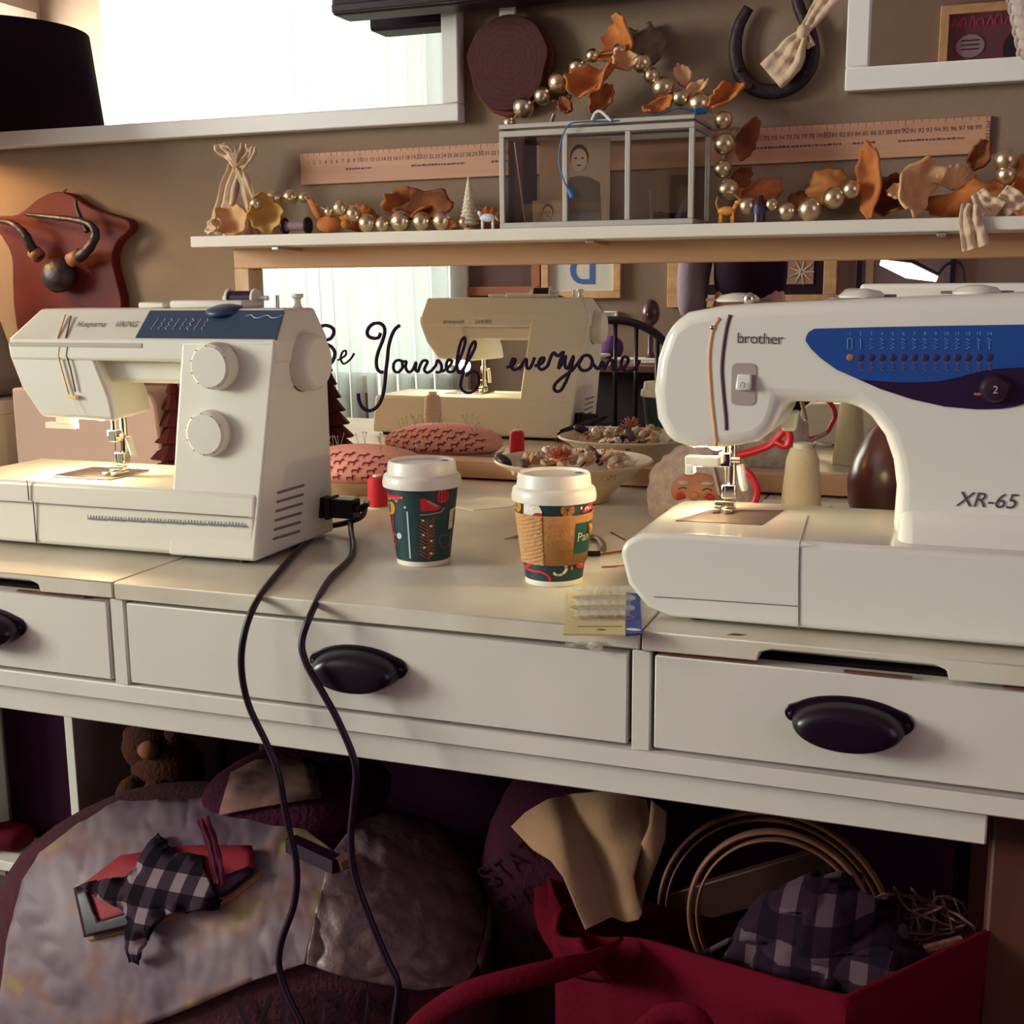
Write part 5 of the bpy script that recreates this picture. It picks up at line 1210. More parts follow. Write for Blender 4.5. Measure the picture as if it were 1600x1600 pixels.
def holo():
    m = mat('iridescent_plastic', '9a8a94', .6); N, L, b = nodes(m)
    tc = N.new('ShaderNodeTexCoord'); mp = N.new('ShaderNodeMapping'); mp.inputs['Scale'].default_value = (6, 6, 9); mp.inputs['Rotation'].default_value = (0, .5, 0)
    n_ = N.new('ShaderNodeTexNoise'); n_.inputs['Scale'].default_value = 1.4; n_.inputs['Detail'].default_value = 3
    r = N.new('ShaderNodeValToRGB'); e_ = r.color_ramp.elements; e_[0].position = .36; e_[0].color = (*hx('65505f'), 1); e_[1].position = .52; e_[1].color = (*hx('7c6a72'), 1)
    q_ = e_.new(.60); q_.color = (*hx('84615f'), 1); q_ = e_.new(.66); q_.color = (*hx('8c7c48'), 1); q_ = e_.new(.74); q_.color = (*hx('7c6a72'), 1)
    L.new(tc.outputs['Object'], mp.inputs[0]); L.new(mp.outputs[0], n_.inputs['Vector']); L.new(n_.outputs['Fac'], r.inputs[0]); L.new(r.outputs[0], b.inputs['Base Color'])
    return m
sheeton('plastic_sheet', [(-40, 1680), (10, 1560), (22, 1470), (45, 1380), (70, 1340), (130, 1296), (190, 1262), (250, 1262), (330, 1258), (400, 1262), (470, 1300), (520, 1340), (500, 1420), (480, 1505), (400, 1530), (300, 1572), (200, 1610), (120, 1660)], hit1, .008, holo(), sk, 5, .0035)
sheeton('padded_sheet', [(520, 1340), (560, 1290), (650, 1280), (730, 1292), (748, 1300), (752, 1350), (757, 1400), (750, 1450), (738, 1500), (715, 1538), (650, 1546), (560, 1530), (482, 1506), (495, 1430)], hit1, .007, mat('padded_plastic', '745a5c', .45, var=.2, vscale=40, bump=1.0, bscale=45), sk, 5, .008)
sheeton('padded_edge', [(744, 1300), (754, 1305), (760, 1400), (752, 1470), (735, 1515), (730, 1505), (745, 1460), (752, 1400)], hit1, .013, mat('padded_plastic_edge', '684e56', .5), sk, 1, .002)
def sacktext(s, x0, y0, size, ang, hit, par, off=.005, sx=1):
    ca, sa = math.cos(ang), math.sin(ang)
    text('sack_lettering', s, 1.0, BTEXT, par, lambda a, b: hit(x0+(a*ca*sx+b*sa)*size, y0+(a*sa*sx-b*ca)*size, off), align='LEFT')
sacktext('VERM', 372, 1628, 110, -.05, hit1, sk, .009)
F2, pt2, hit2 = superf((.40, .335, .20), (.125, .14, .285), 2.8)
sk2 = thing('burlap_sack', 'dark burlap sack printed with capital letters behind the red tote', 'sack', (.40, .335, 0))
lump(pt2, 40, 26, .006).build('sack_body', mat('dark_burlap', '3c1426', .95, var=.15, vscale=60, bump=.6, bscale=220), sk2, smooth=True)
sacktext('UNITED STATES', 700, 1566, 46, -.55, hit2, sk2, .008, .8); sacktext('OF', 788, 1428, 40, -.6, hit2, sk2, .008); sacktext('STATES', 772, 1385, 44, -.75, hit2, sk2, .008, .8)

# plaid star and the ribbon box it lies on
def lay(px, off): return [hit1(x, y, off) for x, y in px]
rb = thing('ribbon_box', 'flat red and black gift box under the plaid star', 'box', hit1(270, 1400))
sheeton('box_top', [(140, 1392), (200, 1350), (300, 1338), (398, 1340), (402, 1368), (360, 1398), (240, 1430), (155, 1456)], hit1, .014, mat('box_red', '8a1420', .7), rb, 2, .001, .010)
sheeton('black_band', [(134, 1395), (150, 1388), (172, 1440), (230, 1425), (395, 1372), (404, 1376), (362, 1408), (240, 1444), (152, 1462)], hit1, .020, BLACK, rb, 2, .001, .004)
sheeton('tan_edge', [(130, 1396), (136, 1394), (154, 1458), (240, 1440), (365, 1404), (408, 1372), (412, 1378), (368, 1412), (240, 1450), (150, 1468)], hit1, .010, mat('tan_card_edge', '9a7250', .8), rb, 2, .001, .006)
star = [(256, 1309), (268, 1322), (283, 1338), (325, 1345), (352, 1412), (350, 1424), (300, 1428), (268, 1432), (240, 1470), (226, 1505), (214, 1503), (212, 1440), (205, 1425), (160, 1402), (138, 1388), (160, 1382), (205, 1377), (224, 1362)]
PLD = plaid('plaid_flannel', '150a16', '84747a', '382a36', 32)
st = thing('plaid_star', 'black and white plaid padded star lying on the sack', 'star ornament', hit1(260, 1400))
cst = hit1(258, 1395, .02)
def stfn(x, y):
    dd = min(((x-a[0])**2+(y-a[1])**2)**.5 for a in star); p = hit1(x, y, 0); return p+Vector((.25, -.72, .5)).normalized()*(.020+min(.014, dd*.0008))
sheet(star, stfn, 4).build('star_front', PLD, st, smooth=True, solid=.008)
# maroon knit cushion with photo patch
KNIT = mat('maroon_knit', '3c1226', .95, var=.25, vscale=120, bump=1.0, bscale=160)
kc = thing('knit_cushion', 'maroon knitted cushion with a pale photo patch on the sack', 'cushion', (.05, .25, .41))
A, Bq = P(275, 1320, .16), P(520, 1345, .16)
ktop = P(400, 1195, .27).z
cxk = (A.x+Bq.x)/2+.01; hz = (ktop-.395)/2
Fk, ptk, hitk = superf((cxk, .255, .395+hz), ((Bq.x-A.x)/2, .10, hz+.012), 3.2)
lump(ptk, 40, 24, .003, 14).build('cushion_body', KNIT, kc, smooth=True)
sheeton('photo_patch', [(350, 1262), (362, 1215), (400, 1195), (490, 1192), (503, 1252), (430, 1262), (348, 1271)], hitk, .006, mat('patch_print', '7c5c54', .8, var=.5, vscale=22, col2='402a2c'), kc, 2, .001, .002)
strip('ribbon_tail', ((318, 1275), (330, 1310), (340, 1350), (345, 1380)), .03, .016, mat('mauve_ribbon', '5a2438', .8), kc, .003, 2)
tb = thing('notebook', 'black bound notebook poking out under the knit cushion', 'notebook', P(490, 1345, .1))
a, b = P(455, 1318, .06), P(528, 1352, .03)
G().tube([a, b], .011, 4).build('cover', BLACK, tb, smooth=False); G().tube([b, b+Vector((.012, .02, .004))], .009, 6).build('pages_edge', mat('page_edge', '6a4a40', .9), tb, smooth=False)
# plush bear
PL = mat('brown_plush', '44261f', .98, bump=1.0, bscale=160)
be = thing('plush_bear', 'brown plush bear slumped on the sack under the apron', 'toy', P(250, 1250, .34))
c0 = P(262, 1200, .36)
G().ell(c0, .055, .045, .05, 24, 16, fn=lambda d: 1+.04*noise.noise(d*7)).build('body', PL, be, smooth=True)
for x, y in ((210, 1240), (247, 1245)): G().ell(P(x, y, .315), .024, .03, .026, 16, 10, fn=lambda d: 1+.05*noise.noise(d*7)).build('paw', PL, be, smooth=True)
G().ell(P(235, 1165, .36), .042, .038, .038, 20, 14, fn=lambda d: 1+.04*noise.noise(d*7)).build('head', PL, be, smooth=True)
for x, y in ((205, 1150), (270, 1146)): G().ell(P(x, y, .35), .014, .009, .014, 12, 8).build('ear', PL, be, smooth=True)
G().ell(P(232, 1172, .325), .016, .014, .013, 12, 8).build('muzzle', mat('plush_tan', '8a5c44', .98), be, smooth=True)
# white cube shelf with red bin, left
cbx = P(121, 1230, .385).x
cu = thing('cube_shelf', 'white cube shelf in the dark under the desk end', 'shelf unit', (-.6, .57, 0))
B('side_panel', WHITE, cu, cbx-.016, cbx, .385, .76, 0, .54, .0015); B('top_board', WHITE, cu, -.655, cbx, .385, .76, .54, .572, .0015)
B('side_panel', WHITE, cu, -.655, -.639, .385, .76, 0, .54, .0015); B('shelf_board', WHITE, cu, -.639, cbx-.016, .39, .76, .14, .156, .001)
B('back_board', mat('dark_back', '3c1030', .9), cu, -.639, cbx-.016, .742, .756, 0, .54, 0)
sbx = thing('shade_cube', 'added black fabric cube darkening the inside of the white cube shelf', 'storage cube', (-.65, .6, .157))  # added dark filler that stands for shade inside the shelf
B('cube_body', mat('shade_cube_fabric', '280a22', .95, bump=.3, bscale=90), sbx, -.635, cbx-.022, .47, .735, .157, .525, .01, 3); B('cube_handle', BLACK, sbx, -.57, -.50, .462, .47, .40, .425, .002)
rbn = thing('red_bin', 'red fabric bin with a pale tag inside the cube shelf', 'bin', P(0, 1380, .45))
a = P(38, 1300, .42); G().frus((-.63, a.x-.006, .405, .458, .157), (-.636, a.x, .400, .460, a.z)).build('bin_body', mat('bin_red', '4c0016', .85), rbn, bevel=.02, segs=3)
q = P(8, 1352, .412); B('tag', mat('tag_grey', '8a7a80', .8), rbn, q.x-.012, q.x+.008, .404, .411, q.z-.014, q.z+.014, .001)
# faint box at the back, stretched into a dark trunk to fill the shade
trk = thing('shade_trunk', 'added dark trunk filling in the shade against the wall under the desk', 'trunk', (.35, .62, 0))
TRK = mat('shade_trunk_cloth', '2c0c26', .9, bump=.3, bscale=90)
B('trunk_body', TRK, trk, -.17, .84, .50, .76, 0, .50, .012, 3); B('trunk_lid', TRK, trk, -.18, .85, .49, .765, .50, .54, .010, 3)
# cream felt
cf = thing('felt_hat', 'soft cream felt hat hanging folded from the tote', 'hat', P(930, 1440, .10))
hat = [(800, 1291), (822, 1270), (856, 1250), (900, 1240), (960, 1235), (1010, 1250), (1018, 1290), (1000, 1330), (990, 1370), (995, 1405), (1003, 1425), (998, 1436), (980, 1440), (955, 1433), (915, 1453), (898, 1415), (880, 1370), (862, 1345), (835, 1328)]
def hatfn(x, y):
    f1 = math.exp(-((x-930-(y-1350)*.35)/26)**2)*.022; f2 = .02*math.sin((x-800)/200*PI)+.012*noise.noise(Vector((x*.012, y*.012, 1)))
    return P(x, y, .13-f2+f1-.0003*(y-1300))
FELTC = mat('cream_felt', '9c7a5e', .9, var=.12, vscale=14, bump=.2, bscale=160)
sheet(hat, hatfn, 5).build('crown', FELTC, cf, smooth=True, solid=.004)
brim = [(1018, 1250), (1040, 1268), (1038, 1310), (1025, 1350), (1006, 1400), (998, 1432), (990, 1400), (988, 1362), (998, 1330), (1014, 1290)]
sheet(brim, lambda x, y: P(x, y, .135-.012*math.sin((x-985)/55*PI)), 2).build('brim', FELTC, cf, smooth=True, solid=.004)
# red tote
TOTE = mat('red_tote_felt', '560018', .9, var=.08, vscale=30, bump=.3, bscale=200)
tt = thing('tote_bag', 'red felt tote bag on the floor filled with sewing things', 'bag', (.65, .1, 0))
rim = [(P(858, 1372, .13)), P(885, 1430, .11), P(930, 1462, .09), P(1000, 1466, .05), P(1120, 1500, .0), P(1230, 1532, -.04), P(1322, 1556, -.065), P(1420, 1512, -.02), P(1500, 1474, .03), P(1562, 1444, .06)]
rim = smoothpts(rim[:7], 4)[:-1]+smoothpts(rim[6:], 4)
back = [Vector((.845, .30, .33)), Vector((.72, .34, .33)), Vector((.60, .22, .36))]
loop = rim+back
ctr = sum(loop, Vector())/len(loop)
def totefn(u_, v_):
    i = u_*len(loop); k = int(i) % len(loop); p = loop[k]; q_ = Vector((ctr.x+(p.x-ctr.x)*.86, ctr.y+(p.y-ctr.y)*.86, .003))
    r_ = p.lerp(q_, v_); return r_+Vector((0, 0, 0))+(r_-ctr).normalized()*.012*math.sin(v_*PI)*noise.noise(Vector((u_*9, v_*3, 0)))
G().grid(totefn, len(loop), 12, closeu=True).build('bag_wall', TOTE, tt, smooth=None, solid=.005)
strap = [P(962, 1476, .04), P(930, 1498, .0), P(880, 1512, -.03), P(810, 1528, -.05), P(740, 1548, -.06), P(690, 1576, -.06), P(652, 1610, -.06), P(630, 1660, -.05)]
def strapg(px, wd):
    c_ = smoothpts(px, 6); g = G()
    def fn(u_, v_):
        i = min(len(c_)-1, int(v_*(len(c_)-1))); t = (c_[min(i+1, len(c_)-1)]-c_[max(0, i-1)]).normalized(); a_ = t.cross(Vector((0, 1, 0))).normalized(); return c_[i]+a_*((u_-.5)*wd)+Vector((0, -.004*math.sin(u_*PI), 0))
    g.grid(fn, 6, len(c_)); return g
strapg(strap, .022).build('strap', TOTE, tt, smooth=True, solid=.005)
strapg([P(870, 1380, .16), P(868, 1440, .12), P(885, 1490, .06), P(930, 1500, .0)], .05).build('side_fold', TOTE, tt, smooth=True, solid=.005)
strapg([P(1000, 1620, -.075), P(1040, 1585, -.08), P(1090, 1590, -.085), P(1110, 1640, -.08)], .02).build('strap', TOTE, tt, smooth=True, solid=.005)
B('bag_floor', TOTE, tt, ctr.x-.1, ctr.x+.1, ctr.y-.1, ctr.y+.1, .002, .006, 0)
# contents of the tote
HOOP = wood('hoop_wood', '84583f', '6c4432', (30, 30, 30))
for i, (cx_, cy_, r_, Yh, lab) in enumerate(((1207, 1446, 180, .20, 'larger wooden embroidery hoop standing at the back of the tote'), (1217, 1440, 141, .10, 'smaller wooden embroidery hoop standing in the red tote'))):
    q = P(cx_, cy_, Yh); R = r_*(q-CAMP).dot(_f)/FPX
    hp_ = thing('embroidery_hoop', lab, 'embroidery hoop', (q.x, Yh, q.z-R))
    for rr_, w_ in ((R, .0045), (R-.008, .003)):
        G().tube([q+Vector((rr_*math.cos(t), .012*math.sin(t), rr_*math.sin(t))) for t in [2*PI*k/72 for k in range(72)]], w_*.62, 8, closed=True, flat=.006).build('ring', HOOP, hp_, smooth=True)
    G().tube([q+Vector((-.01, 0, -R-.006)), q+Vector((.01, 0, -R-.006))], .003, 8).build('tension_screw', STEEL, hp_)
wb = [P(1042, 1398, .27), P(1285, 1326, .27), P(1305, 1386, .27), P(1052, 1452, .27)]
tag(G().prism([(p.x, p.z) for p in wb], .27, .282).build('wood_board', wood('dull_board', '4c2a26', '3e201e', (3, 20, 20)), bevel=.002), 'plain brown board leaning in the tote behind the hoops', 'board')
FB = plaid('plaid_shirting', '1a0c1a', '58464e', '2a1826', 30)
pf = thing('plaid_cloth', 'rumpled dark plaid cloth bundled inside the red tote', 'fabric', P(1285, 1500, .03))
Fp, ptp, hitp = superf((P(1280, 1480, .05).x, .06, P(1280, 1480, .05).z-.02), (.075, .07, .075), 2.2)
lump(ptp, 60, 36, .03, 22).build('bundle', FB, pf, smooth=True)
Fq, ptq, hitq = superf((P(1370, 1510, .03).x, .03, P(1370, 1510, .03).z-.01), (.05, .05, .045), 2.2)
lump(ptq, 48, 30, .022, 28).build('fold', FB, pf, smooth=True)
tag(strapg([P(1185, 1450, .08), P(1130, 1475, .06), P(1085, 1500, .04)], .006).build('striped_tie', MATS['plaid_shirting'], smooth=True, solid=.001), 'narrow plaid tie stretched out of the bundle', 'ribbon')
random.seed(21)
pts = []; c0 = P(1455, 1440, .12)
for i in range(90): pts.append(c0+Vector((.045*math.sin(i*1.3)*random.random()+(.04*(i/90-.5)), .03*math.cos(i*1.9), -.015+.045*random.random()*abs(math.cos(i*.7)))))
tag(G().tube(smoothpts(pts, 3), .0014, 5).build('curly_yarn', mat('curly_yarn', '8a6a70', .9), smooth=True), 'curly pale yarn tangled in the tote corner', 'yarn')
tag(G().tube([P(1408, 1500, .03), P(1450, 1484, .05), P(1500, 1470, .08)], .005, 8).build('striped_ribbon', mat('coral_ribbon', 'a05040', .8, col2='c8a890', vscale=90)), 'coral and cream ribbon roll along the tote rim', 'ribbon')
tag(lump(superf((.70, .12, .15), (.11, .11, .13), 2.5)[1], 30, 20, .02, 14).build('dark_cloth', mat('dark_cloth', '241420', .95), smooth=True), 'dark folded cloth filling the bottom of the tote', 'fabric')

# ------------------------------------------------------------------ the room behind the camera, seen in the mirrors
def curtmat():
    m = bpy.data.materials.new('sheer_curtain'); m.use_nodes = True; nt = m.node_tree; N, L = nt.nodes, nt.links
    N.remove(N['Principled BSDF']); out = N['Material Output']
    tr_ = N.new('ShaderNodeBsdfTransparent'); tr_.inputs[0].default_value = (.93, 1.0, .97, 1)
    tl = N.new('ShaderNodeBsdfTranslucent'); tl.inputs[0].default_value = (.80, .88, .84, 1)
    df = N.new('ShaderNodeBsdfDiffuse'); df.inputs[0].default_value = (.82, .86, .82, 1)
    m1 = N.new('ShaderNodeMixShader'); m1.inputs[0].default_value = .75; L.new(tl.outputs[0], m1.inputs[1]); L.new(df.outputs[0], m1.inputs[2])
    m2 = N.new('ShaderNodeMixShader'); m2.inputs[0].default_value = .86; L.new(tr_.outputs[0], m2.inputs[1]); L.new(m1.outputs[0], m2.inputs[2])
    L.new(m2.outputs[0], out.inputs[0]); MATS['sheer'] = m; return m
SHEER = curtmat()
span = [(-3.36, -2.98, 'first'), (-2.80, -2.42, 'second'), (-2.36, -2.02, 'third'), (-1.96, -1.50, 'last')]
labs = ['sheer white curtain panel at the outer edge of the window', 'sheer white curtain panel next to the bright bare pane', 'sheer white curtain panel gathered near the window middle', 'sheer white curtain panel next to the dark picture']
rod = thing('curtain_rod', 'thin dark curtain rod above the window', 'curtain rod', (-2.47, YF+.09, 2.73))
G().tube([(-3.55, YF+.09, 2.73), (-1.40, YF+.09, 2.73)], .010, 10).build('rod', DKMET, rod)
for x in (-3.55, -1.40): G().ell((x, YF+.09, 2.73), .02, .02, .02, 12, 8).build('finial', DKMET, rod, smooth=True)
for x in (-3.5, -1.45): B('rod_bracket', DKMET, rod, x-.008, x+.008, YF, YF+.09, 2.715, 2.728, .001)
for i, (a, b, _) in enumerate(span):
    def fn(u_, v_, a=a, b=b, i=i):
        x = a+(b-a)*u_+.03*math.sin(v_*2+i)*(1-v_)*0; return Vector((x+.03*math.sin(v_*2.2+i), YF+.09+.030*math.sin(u_*PI*2*4.5+i)+.010*math.sin(u_*31+v_*3),   .10+2.63*v_))
    tag(G().grid(fn, 60, 14).build('curtain', SHEER, smooth=True), labs[i], 'curtain')
YB = YF+.001
def picture(name, label, X0, X1, Z0, Z1, fw, fm, inner, y=YB, cat='picture', thick=.025):
    t = thing(name, label, cat, ((X0+X1)/2, y, Z0))
    B('frame_rail', fm, t, X0, X1, y, y+thick, Z0, Z0+fw, .002); B('frame_rail', fm, t, X0, X1, y, y+thick, Z1-fw, Z1, .002)
    B('frame_stile', fm, t, X0, X0+fw, y, y+thick, Z0+fw, Z1-fw, .002); B('frame_stile', fm, t, X1-fw, X1, y, y+thick, Z0+fw, Z1-fw, .002)
    B('picture_sheet', inner, t, X0+fw, X1-fw, y, y+.006, Z0+fw, Z1-fw, 0); return t
def R(x, y, Yr=4.53): return PMR(x, y, Yr)
ZB_ = R(750, 452).z
picture('framed_picture', 'dark abstract picture with an orange brown frame next to the curtains', R(716, 415).x, R(846, 415).x, R(750, 462).z, 2.0, .042, mat('rust_frame', '9a5a38', .6), mat('dark_art', '6a5450', .8, var=.3, vscale=5))
t = picture('framed_letter', 'oak framed sheet with a large blue letter', R(848, 415).x, R(971, 465).x, R(960, 466).z, R(960, 466).z+.42, .035, OAKF, mat('pale_sheet', 'c9c8bc', .8))
q = R(905, 440); text('letter_print', 'd', .30, mat('blue_letter', '3f5a9c', .7), t, lambda a, b: (q.x+.02+a, YB+.0075, q.z-.012+b))
t = picture('framed_print', 'small white framed print above the black chair', R(940, 500).x, R(966, 500).x, R(955, 503).z, R(955, 486).z, .008, WHITEF, mat('pale_sheet2', 'dcdccc', .8))
t = picture('framed_picture', 'pine framed flower picture with a dark mount', R(1044, 480).x, R(1306, 480).x, R(1170, 480).z, R(1170, 480).z+.62, .055, OAKF, mat('dark_mount', '2a1c28', .8))
x0_, x1_ = R(1062, 450).x, R(1278, 450).x; zz = R(1170, 480).z
B('print', mat('sepia_print', 'a98a72', .8, var=.2, vscale=9), t, x0_+.035, x1_-.02, YB+.006, YB+.009, zz+.10, zz+.52, 0)
q = R(1253, 425)
for k in range(9):
    a = k*2*PI/9; G().tube([Vector((q.x, YB+.011, q.z)), Vector((q.x+.055*math.cos(a), YB+.011, q.z+.055*math.sin(a)))], lambda t: .010*math.sin(PI*(.15+.8*t)), 6, flat=.001).build('petal_print', mat('petal_print', 'c9b49c', .8), t)
t = picture('framed_picture', 'black framed dim picture behind the bright lamp', R(1338, 440).x, R(1492, 440).x, R(1400, 470).z, R(1400, 470).z+.6, .022, BLACK, mat('dim_print', '7a6468', .7))
B('mount', mat('cream_mount', 'd0b896', .8), t, R(1352, 440).x, R(1364, 440).x, YB+.006, YB+.008, R(1400, 466).z, R(1400, 466).z+.5, 0)
# poster high up on the wall, reflected in the small mirror
q0 = R(1466, 96); q0.z = R(1530, 6).z-.26
t = picture('framed_poster', 'oak framed maroon poster reflected in the white framed mirror', q0.x, q0.x+.44, q0.z-.04, q0.z+.26, .034, OAKF, mat('maroon_poster', '6a3844', .7))
POSR = mat('poster_red', 'a03a50', .7); POSW = mat('poster_pale', '9a8288', .7); POSD = mat('poster_dark', '241420', .7)
x0_, zt_ = q0.x+.045, q0.z+.205
for k in range(10):
    xx = x0_+k*.034; G().tube(smoothpts([(xx, YB+.0075, zt_-.03), (xx+.006*(-1)**k, YB+.0075, zt_-.01), (xx+.014, YB+.0075, zt_+.006*(k % 3)), (xx+.022, YB+.0075, zt_-.028)], 3), .0035, 6, flat=.0008).build('poster_lettering', POSR, t)
G().prism(circ(x0_+.075, q0.z+.10, .055, .045, 18), YB+.006, YB+.0085).build('poster_shape', POSW, t, smooth=False)
G().prism(circ(x0_+.26, q0.z+.08, .06, .07, 18), YB+.006, YB+.0085).build('poster_shape', POSD, t, smooth=False)
for k in range(3): B('poster_line', POSD, t, x0_+.04, x0_+.11, YB+.0085, YB+.009, q0.z+.085+k*.017, q0.z+.090+k*.017, 0)
# table, chair, bust, papers, lamp
DWOOD = mat('dark_table_wood', '2a1620', .5)
tbz = R(1000, 566, 4.2).z
tab = thing('side_table', 'dark table with papers against the wall behind the room chair', 'table', (-.3, -2.70, 0))
B('table_top', mat('table_top', '7a5048', .4), tab, -1.0, 1.0, -2.98, -2.44, tbz-.03, tbz, .004)
for x in (-.97, .92):
    for y in (-2.95, -2.52): B('leg', DWOOD, tab, x, x+.05, y, y+.05, 0, tbz-.03, .003)
B('modesty_panel', DWOOD, tab, -.96, .96, -2.92, -2.90, .2, tbz-.03, .002)
random.seed(2)
for i, (x, w_, h_, lab) in enumerate(((-.78, .2, .035, 'loose white paper stack nearest the curtains'), (-.52, .22, .02, 'low white paper stack behind the chair spindles'), (-.15, .2, .03, 'white paper stack toward the standing person'))):
    s_ = thing('paper_stack', lab+' on the dark table', 'papers', (x, -2.62, tbz))
    for k in range(3): G().box(-w_/2, w_/2, -.09, .09, 0, h_/3).build('sheaf', PAPER, None, loc=(x+random.uniform(-.02, .02), -2.62, tbz+k*h_/3), rot=(0, 0, random.uniform(-.3, .3)))
    for o in list(COL.objects):
        if o.name.startswith('sheaf') and o.parent is None: setparent(o, s_)
q = R(955, 525, 4.3); tag(G().ell((q.x, q.y, tbz+.055), .055, .05, .055, 18, 12, fn=lambda d: 1+.1*noise.noise(d*3)).build('purple_bag', mat('purple_cloth', '5a3a6a', .8), smooth=True), 'rounded purple pouch on the dark table', 'pouch')
q = R(1017, 490, 4.2)
bs = thing('carved_bust', 'small dark carved head on a thin neck standing on the table', 'sculpture', (q.x, q.y, tbz))
hr = .046
G().ell((q.x, q.y, q.z), hr*.85, hr*1.0, hr*1.35, 22, 16, fn=lambda d: 1+.10*max(0, d.y)*(1-abs(d.z))-.12*max(0, -d.z)).build('head', mat('carved_wood', '4a2428', .35), bs, smooth=True)
G().ell((q.x, q.y+hr*1.02, q.z-.006), .006, .008, .012, 10, 8).build('nose', MATS['carved_wood'], bs, smooth=True)
G().lathe([(.05, 0), (.052, .012), (.02, .02), (.012, .05), (.012, q.z-tbz-.03), (.018, q.z-tbz)], 20, Matrix.Translation((q.x, q.y, tbz))).build('neck_stand', MATS['carved_wood'], bs, smooth=True)
# black arched spindle chair
yc = -2.32; Yr = 2*YM-yc; cx0 = R(957, 500, Yr).x; ct = R(957, 500, Yr).z; sc_ = (R(1000, 500, Yr).x-R(950, 500, Yr).x)/50
ch = thing('spindle_chair', 'black arched spindle back chair reflected between the machines', 'chair', (cx0, yc-.2, 0))
hw_ = 98*sc_; zs = .45
arch = [(cx0-hw_*math.cos(t), yc, ct-.20+.20*math.sin(t)) for t in [PI*k/24 for k in range(25)]]
arch = [(cx0-hw_*.9, yc, zs)]+arch+[(cx0+hw_*.9, yc, zs)]
BLK = mat('black_chair_paint', '160a18', .35)
G().tube([Vector(p) for p in arch], .017, 10).build('back_bow', BLK, ch, smooth=True)
for k in (-2, -1, 0, 1, 2):
    x = cx0+k*33*sc_+.012; dx = abs(x-cx0)/hw_; ztop = ct-.20+.20*math.sqrt(max(0, 1-dx*dx)); G().tube([(x*.97+cx0*.03, yc-.01, zs), (x, yc, ztop)], .009, 8).build('spindle', BLK, ch, smooth=True)
G().prism(circ(cx0, yc-.20, hw_*1.05, .21, 28), zs-.03, zs, 'Z').build('seat', BLK, ch, bevel=.008)
for sx_ in (-1, 1):
    for sy_ in (-1, 1): G().tube([(cx0+sx_*hw_*.7, yc-.2+sy_*.14, zs-.02), (cx0+sx_*hw_*.95, yc-.2+sy_*.19, 0)], .015, 8).build('leg', BLK, ch, smooth=True)
# gooseneck lamp with lit shade
lq = R(1420, 423, 4.15)
tl_ = thing('desk_lamp', 'desk lamp with a long brightly lit shade on the dark table', 'lamp', (lq.x+.18, lq.y, tbz))
la, lb_ = R(1376, 410, 4.15), R(1464, 436, 4.15)
G().tube([la, la.lerp(lb_, .5), lb_], lambda t: .030*math.sin(PI*(.12+.76*t)), 14, flat=.020).build('lit_tube', mat('tube_glow', 'fff4e0', .5, emit='ffe8c8', estr=9), tl_, smooth=True)
up_ = Vector((0, -.024, .012)); G().tube([la+up_, la.lerp(lb_, .5)+up_, lb_+up_], lambda t: .036*math.sin(PI*(.12+.76*t)), 14, flat=.020).build('shade', DKMET, tl_, smooth=True)
G().tube(smoothpts([lb_+up_, lb_+Vector((.04, -.03, .06)), lb_+Vector((.10, -.04, .02)), Vector((lb_.x+.11, lq.y-.03, tbz+.01))], 5), .006, 8).build('arm', DKMET, tl_, smooth=True)
G().lathe([(.07, 0), (.07, .012), (.02, .02)], 24, Matrix.Translation((lb_.x+.11, lq.y-.03, tbz))).build('base', DKMET, tl_)

# ------------------------------------------------------------------ person standing in the room, seen in the mirror
ypn = -2.05; pq_ = R(1172, 440, 2*YM-ypn); pxn = pq_.x
pe = thing('person', 'person in dark vest, grey sleeves and blue jeans standing across the room', 'person', (pxn, ypn, 0))
def skin(name, vs, es, rad, m, par, root=0, sub=2):
    me = bpy.data.meshes.new(name); me.from_pydata([tuple(v_) for v_ in vs], es, []); o = bpy.data.objects.new(name, me); COL.objects.link(o); setparent(o, par)
    me.materials.append(m); md = o.modifiers.new('skin', 'SKIN')
    for i, d in enumerate(me.skin_vertices[0].data):
        r_ = rad[i]; d.radius = r_ if isinstance(r_, tuple) else (r_, r_); d.use_root = (i == root)
    md.use_smooth_shade = True
    s2 = o.modifiers.new('sub', 'SUBSURF'); s2.levels = sub; s2.render_levels = sub; return o
def V(x, y, z): return Vector((pxn+x, ypn+y, z))
jt = dict(pel=V(0, 0, .95), wai=V(0, 0, 1.08), che=V(0, .01, 1.28), nek=V(0, .0, 1.44), hd=V(0, .02, 1.50))
vs = [V(0, 0, .95), V(0, 0, 1.10), V(0, .01, 1.28), V(0, 0, 1.42), V(0, .01, 1.50), V(-.16, 0, 1.37), V(-.215, -.01, 1.12), V(-.20, .06, .89), V(.16, 0, 1.37), V(.20, .05, 1.20), V(.12, .20, 1.40), V(-.09, 0, .90), V(-.10, .01, .49), V(-.10, -.02, .09), V(-.10, .11, .03), V(.09, 0, .90), V(.10, .01, .49), V(.10, -.02, .09), V(.10, .11, .03)]
es = [(0, 1), (1, 2), (2, 3), (3, 4), (2, 5), (5, 6), (6, 7), (2, 8), (8, 9), (9, 10), (0, 11), (11, 12), (12, 13), (13, 14), (0, 15), (15, 16), (16, 17), (17, 18)]
rad = [(.12, .09), (.11, .085), (.13, .09), .05, .05, .045, .036, .026, .045, .036, .026, .075, .05, .035, .03, .075, .05, .035, .03]
SKIN = mat('skin', 'b98468', .55)
skin('body', vs, es, rad, SKIN, pe)
hd = G().ell(V(0, .02, 1.575), .072, .092, .112, 26, 18, fn=lambda d: 1-.10*max(0, -d.z)*abs(d.x)).build('head', SKIN, pe, smooth=True)
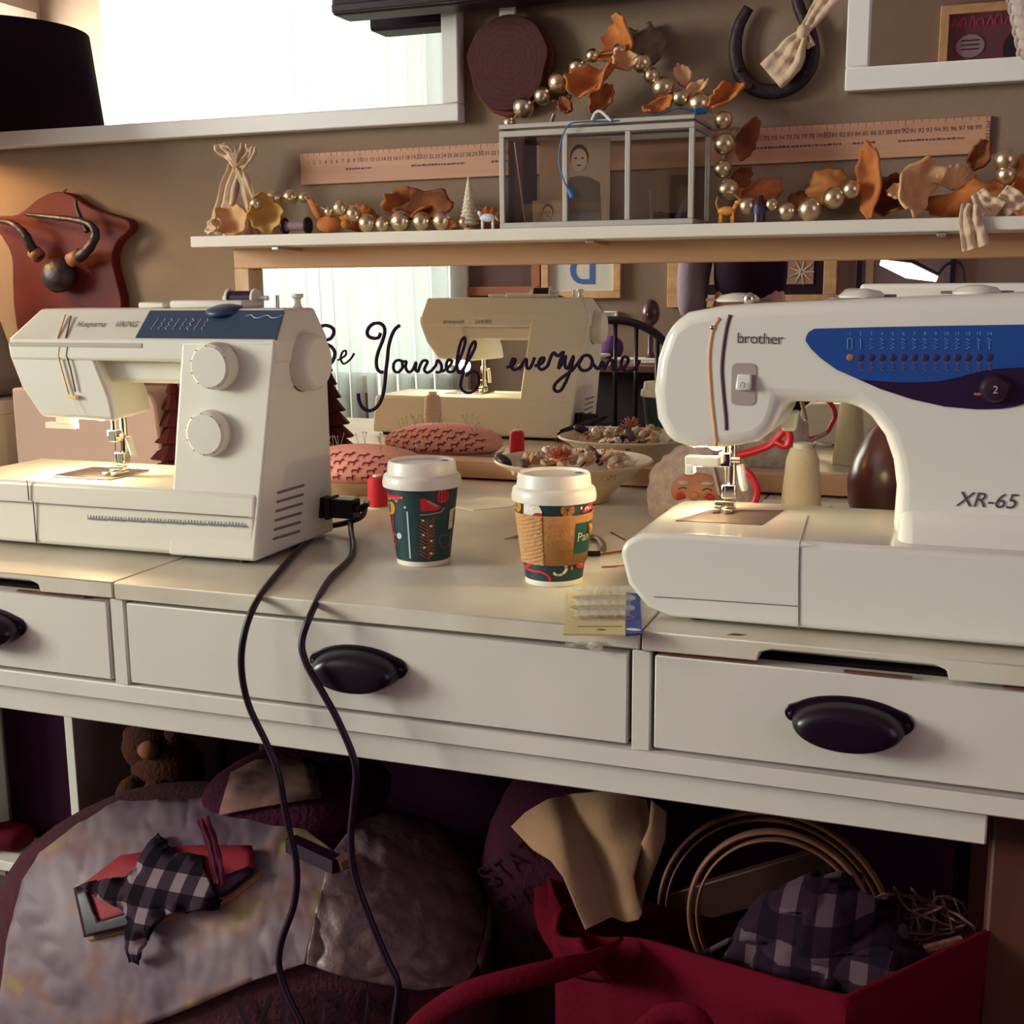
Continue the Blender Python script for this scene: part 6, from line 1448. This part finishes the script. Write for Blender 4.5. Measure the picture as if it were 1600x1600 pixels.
G().ell(V(0, .113, 1.565), .012, .018, .02, 12, 8).build('nose', SKIN, hd, smooth=True)
for s_ in (-1, 1):
    G().ell(V(s_*.030, .098, 1.585), .012, .008, .007, 12, 8).build('eye', mat('eye_white', 'd8d0c8', .3), hd, smooth=True); G().ell(V(s_*.030, .1045, 1.585), .005, .003, .005, 10, 6).build('iris', BLACK, hd, smooth=True)
    G().ell(V(s_*.074, .015, 1.57), .008, .016, .026, 12, 8).build('ear', SKIN, hd, smooth=True)
G().ell(V(0, .104, 1.525), .022, .006, .006, 12, 8).build('mouth', mat('lips', '9a5a52', .5), hd, smooth=True)
G().ell(V(0, -.006, 1.605), .082, .100, .098, 26, 16, fn=lambda d: 1 if d.y < .45 or d.z > .3 else .88).build('hair', mat('brown_hair', '3a2420', .7, bump=.8, bscale=120), hd, smooth=True)
for s_, b0, b1 in ((-1, V(-.20, .06, .89), V(-.195, .09, .82)), (1, V(.12, .20, 1.40), V(.08, .25, 1.46))):
    d = (b1-b0).normalized(); side = d.orthogonal().normalized(); hv = [b0, b0+d*.045, b0+d*.085]; he = [(0, 1), (1, 2)]; hr_ = [.024, (.034, .016), (.034, .014)]
    for k in range(4):
        o_ = side*((k-1.5)*.019); L_ = (.050, .062, .066, .052)[k]; n0 = len(hv)
        hv += [b0+d*.088+o_, b0+d*(.088+L_*.55)+o_+d.cross(side)*.004, b0+d*(.088+L_)+o_+d.cross(side)*.016]; he += [(2, n0), (n0, n0+1), (n0+1, n0+2)]; hr_ += [.0095, .0085, .007]
    n0 = len(hv); hv += [b0+d*.035+side*.036, b0+d*.062+side*.052]; he += [(1, n0), (n0, n0+1)]; hr_ += [.011, .009]
    skin('hand', hv, he, hr_, SKIN, pe)
GREYS = mat('grey_knit_sleeve', '8a7a84', .95, bump=.4, bscale=60); DKV = mat('dark_vest', '271524', .9); JEAN = mat('blue_denim', '2a4a9c', .85)
skin('vest', [V(0, 0, .95), V(0, 0, 1.12), V(0, .01, 1.29), V(0, 0, 1.40)], [(0, 1), (1, 2), (2, 3)], [(.152, .12), (.145, .112), (.158, .112), (.10, .075)], DKV, pe)
for s_, a_, b_, c_ in ((-1, V(-.14, 0, 1.37), V(-.215, -.01, 1.12), V(-.205, .055, .92)), (1, V(.14, 0, 1.37), V(.20, .05, 1.20), V(.13, .18, 1.37))):
    skin('sleeve', [a_, b_, c_], [(0, 1), (1, 2)], [.072, .068, .056], GREYS, pe)
skin('jeans', [V(0, 0, 1.0), V(-.09, 0, .88), V(-.10, .01, .49), V(-.10, -.02, .10), V(.09, 0, .88), V(.10, .01, .49), V(.10, -.02, .10)], [(0, 1), (1, 2), (2, 3), (0, 4), (4, 5), (5, 6)], [(.155, .125), .09, .065, .055, .09, .065, .055], JEAN, pe)
for s_ in (-1, 1): G().ell(V(s_*.10, .06, .035), .045, .13, .04, 16, 10, fn=lambda d: 1 if d.z > -.5 else .9).build('shoe', BLACK, pe, smooth=True)
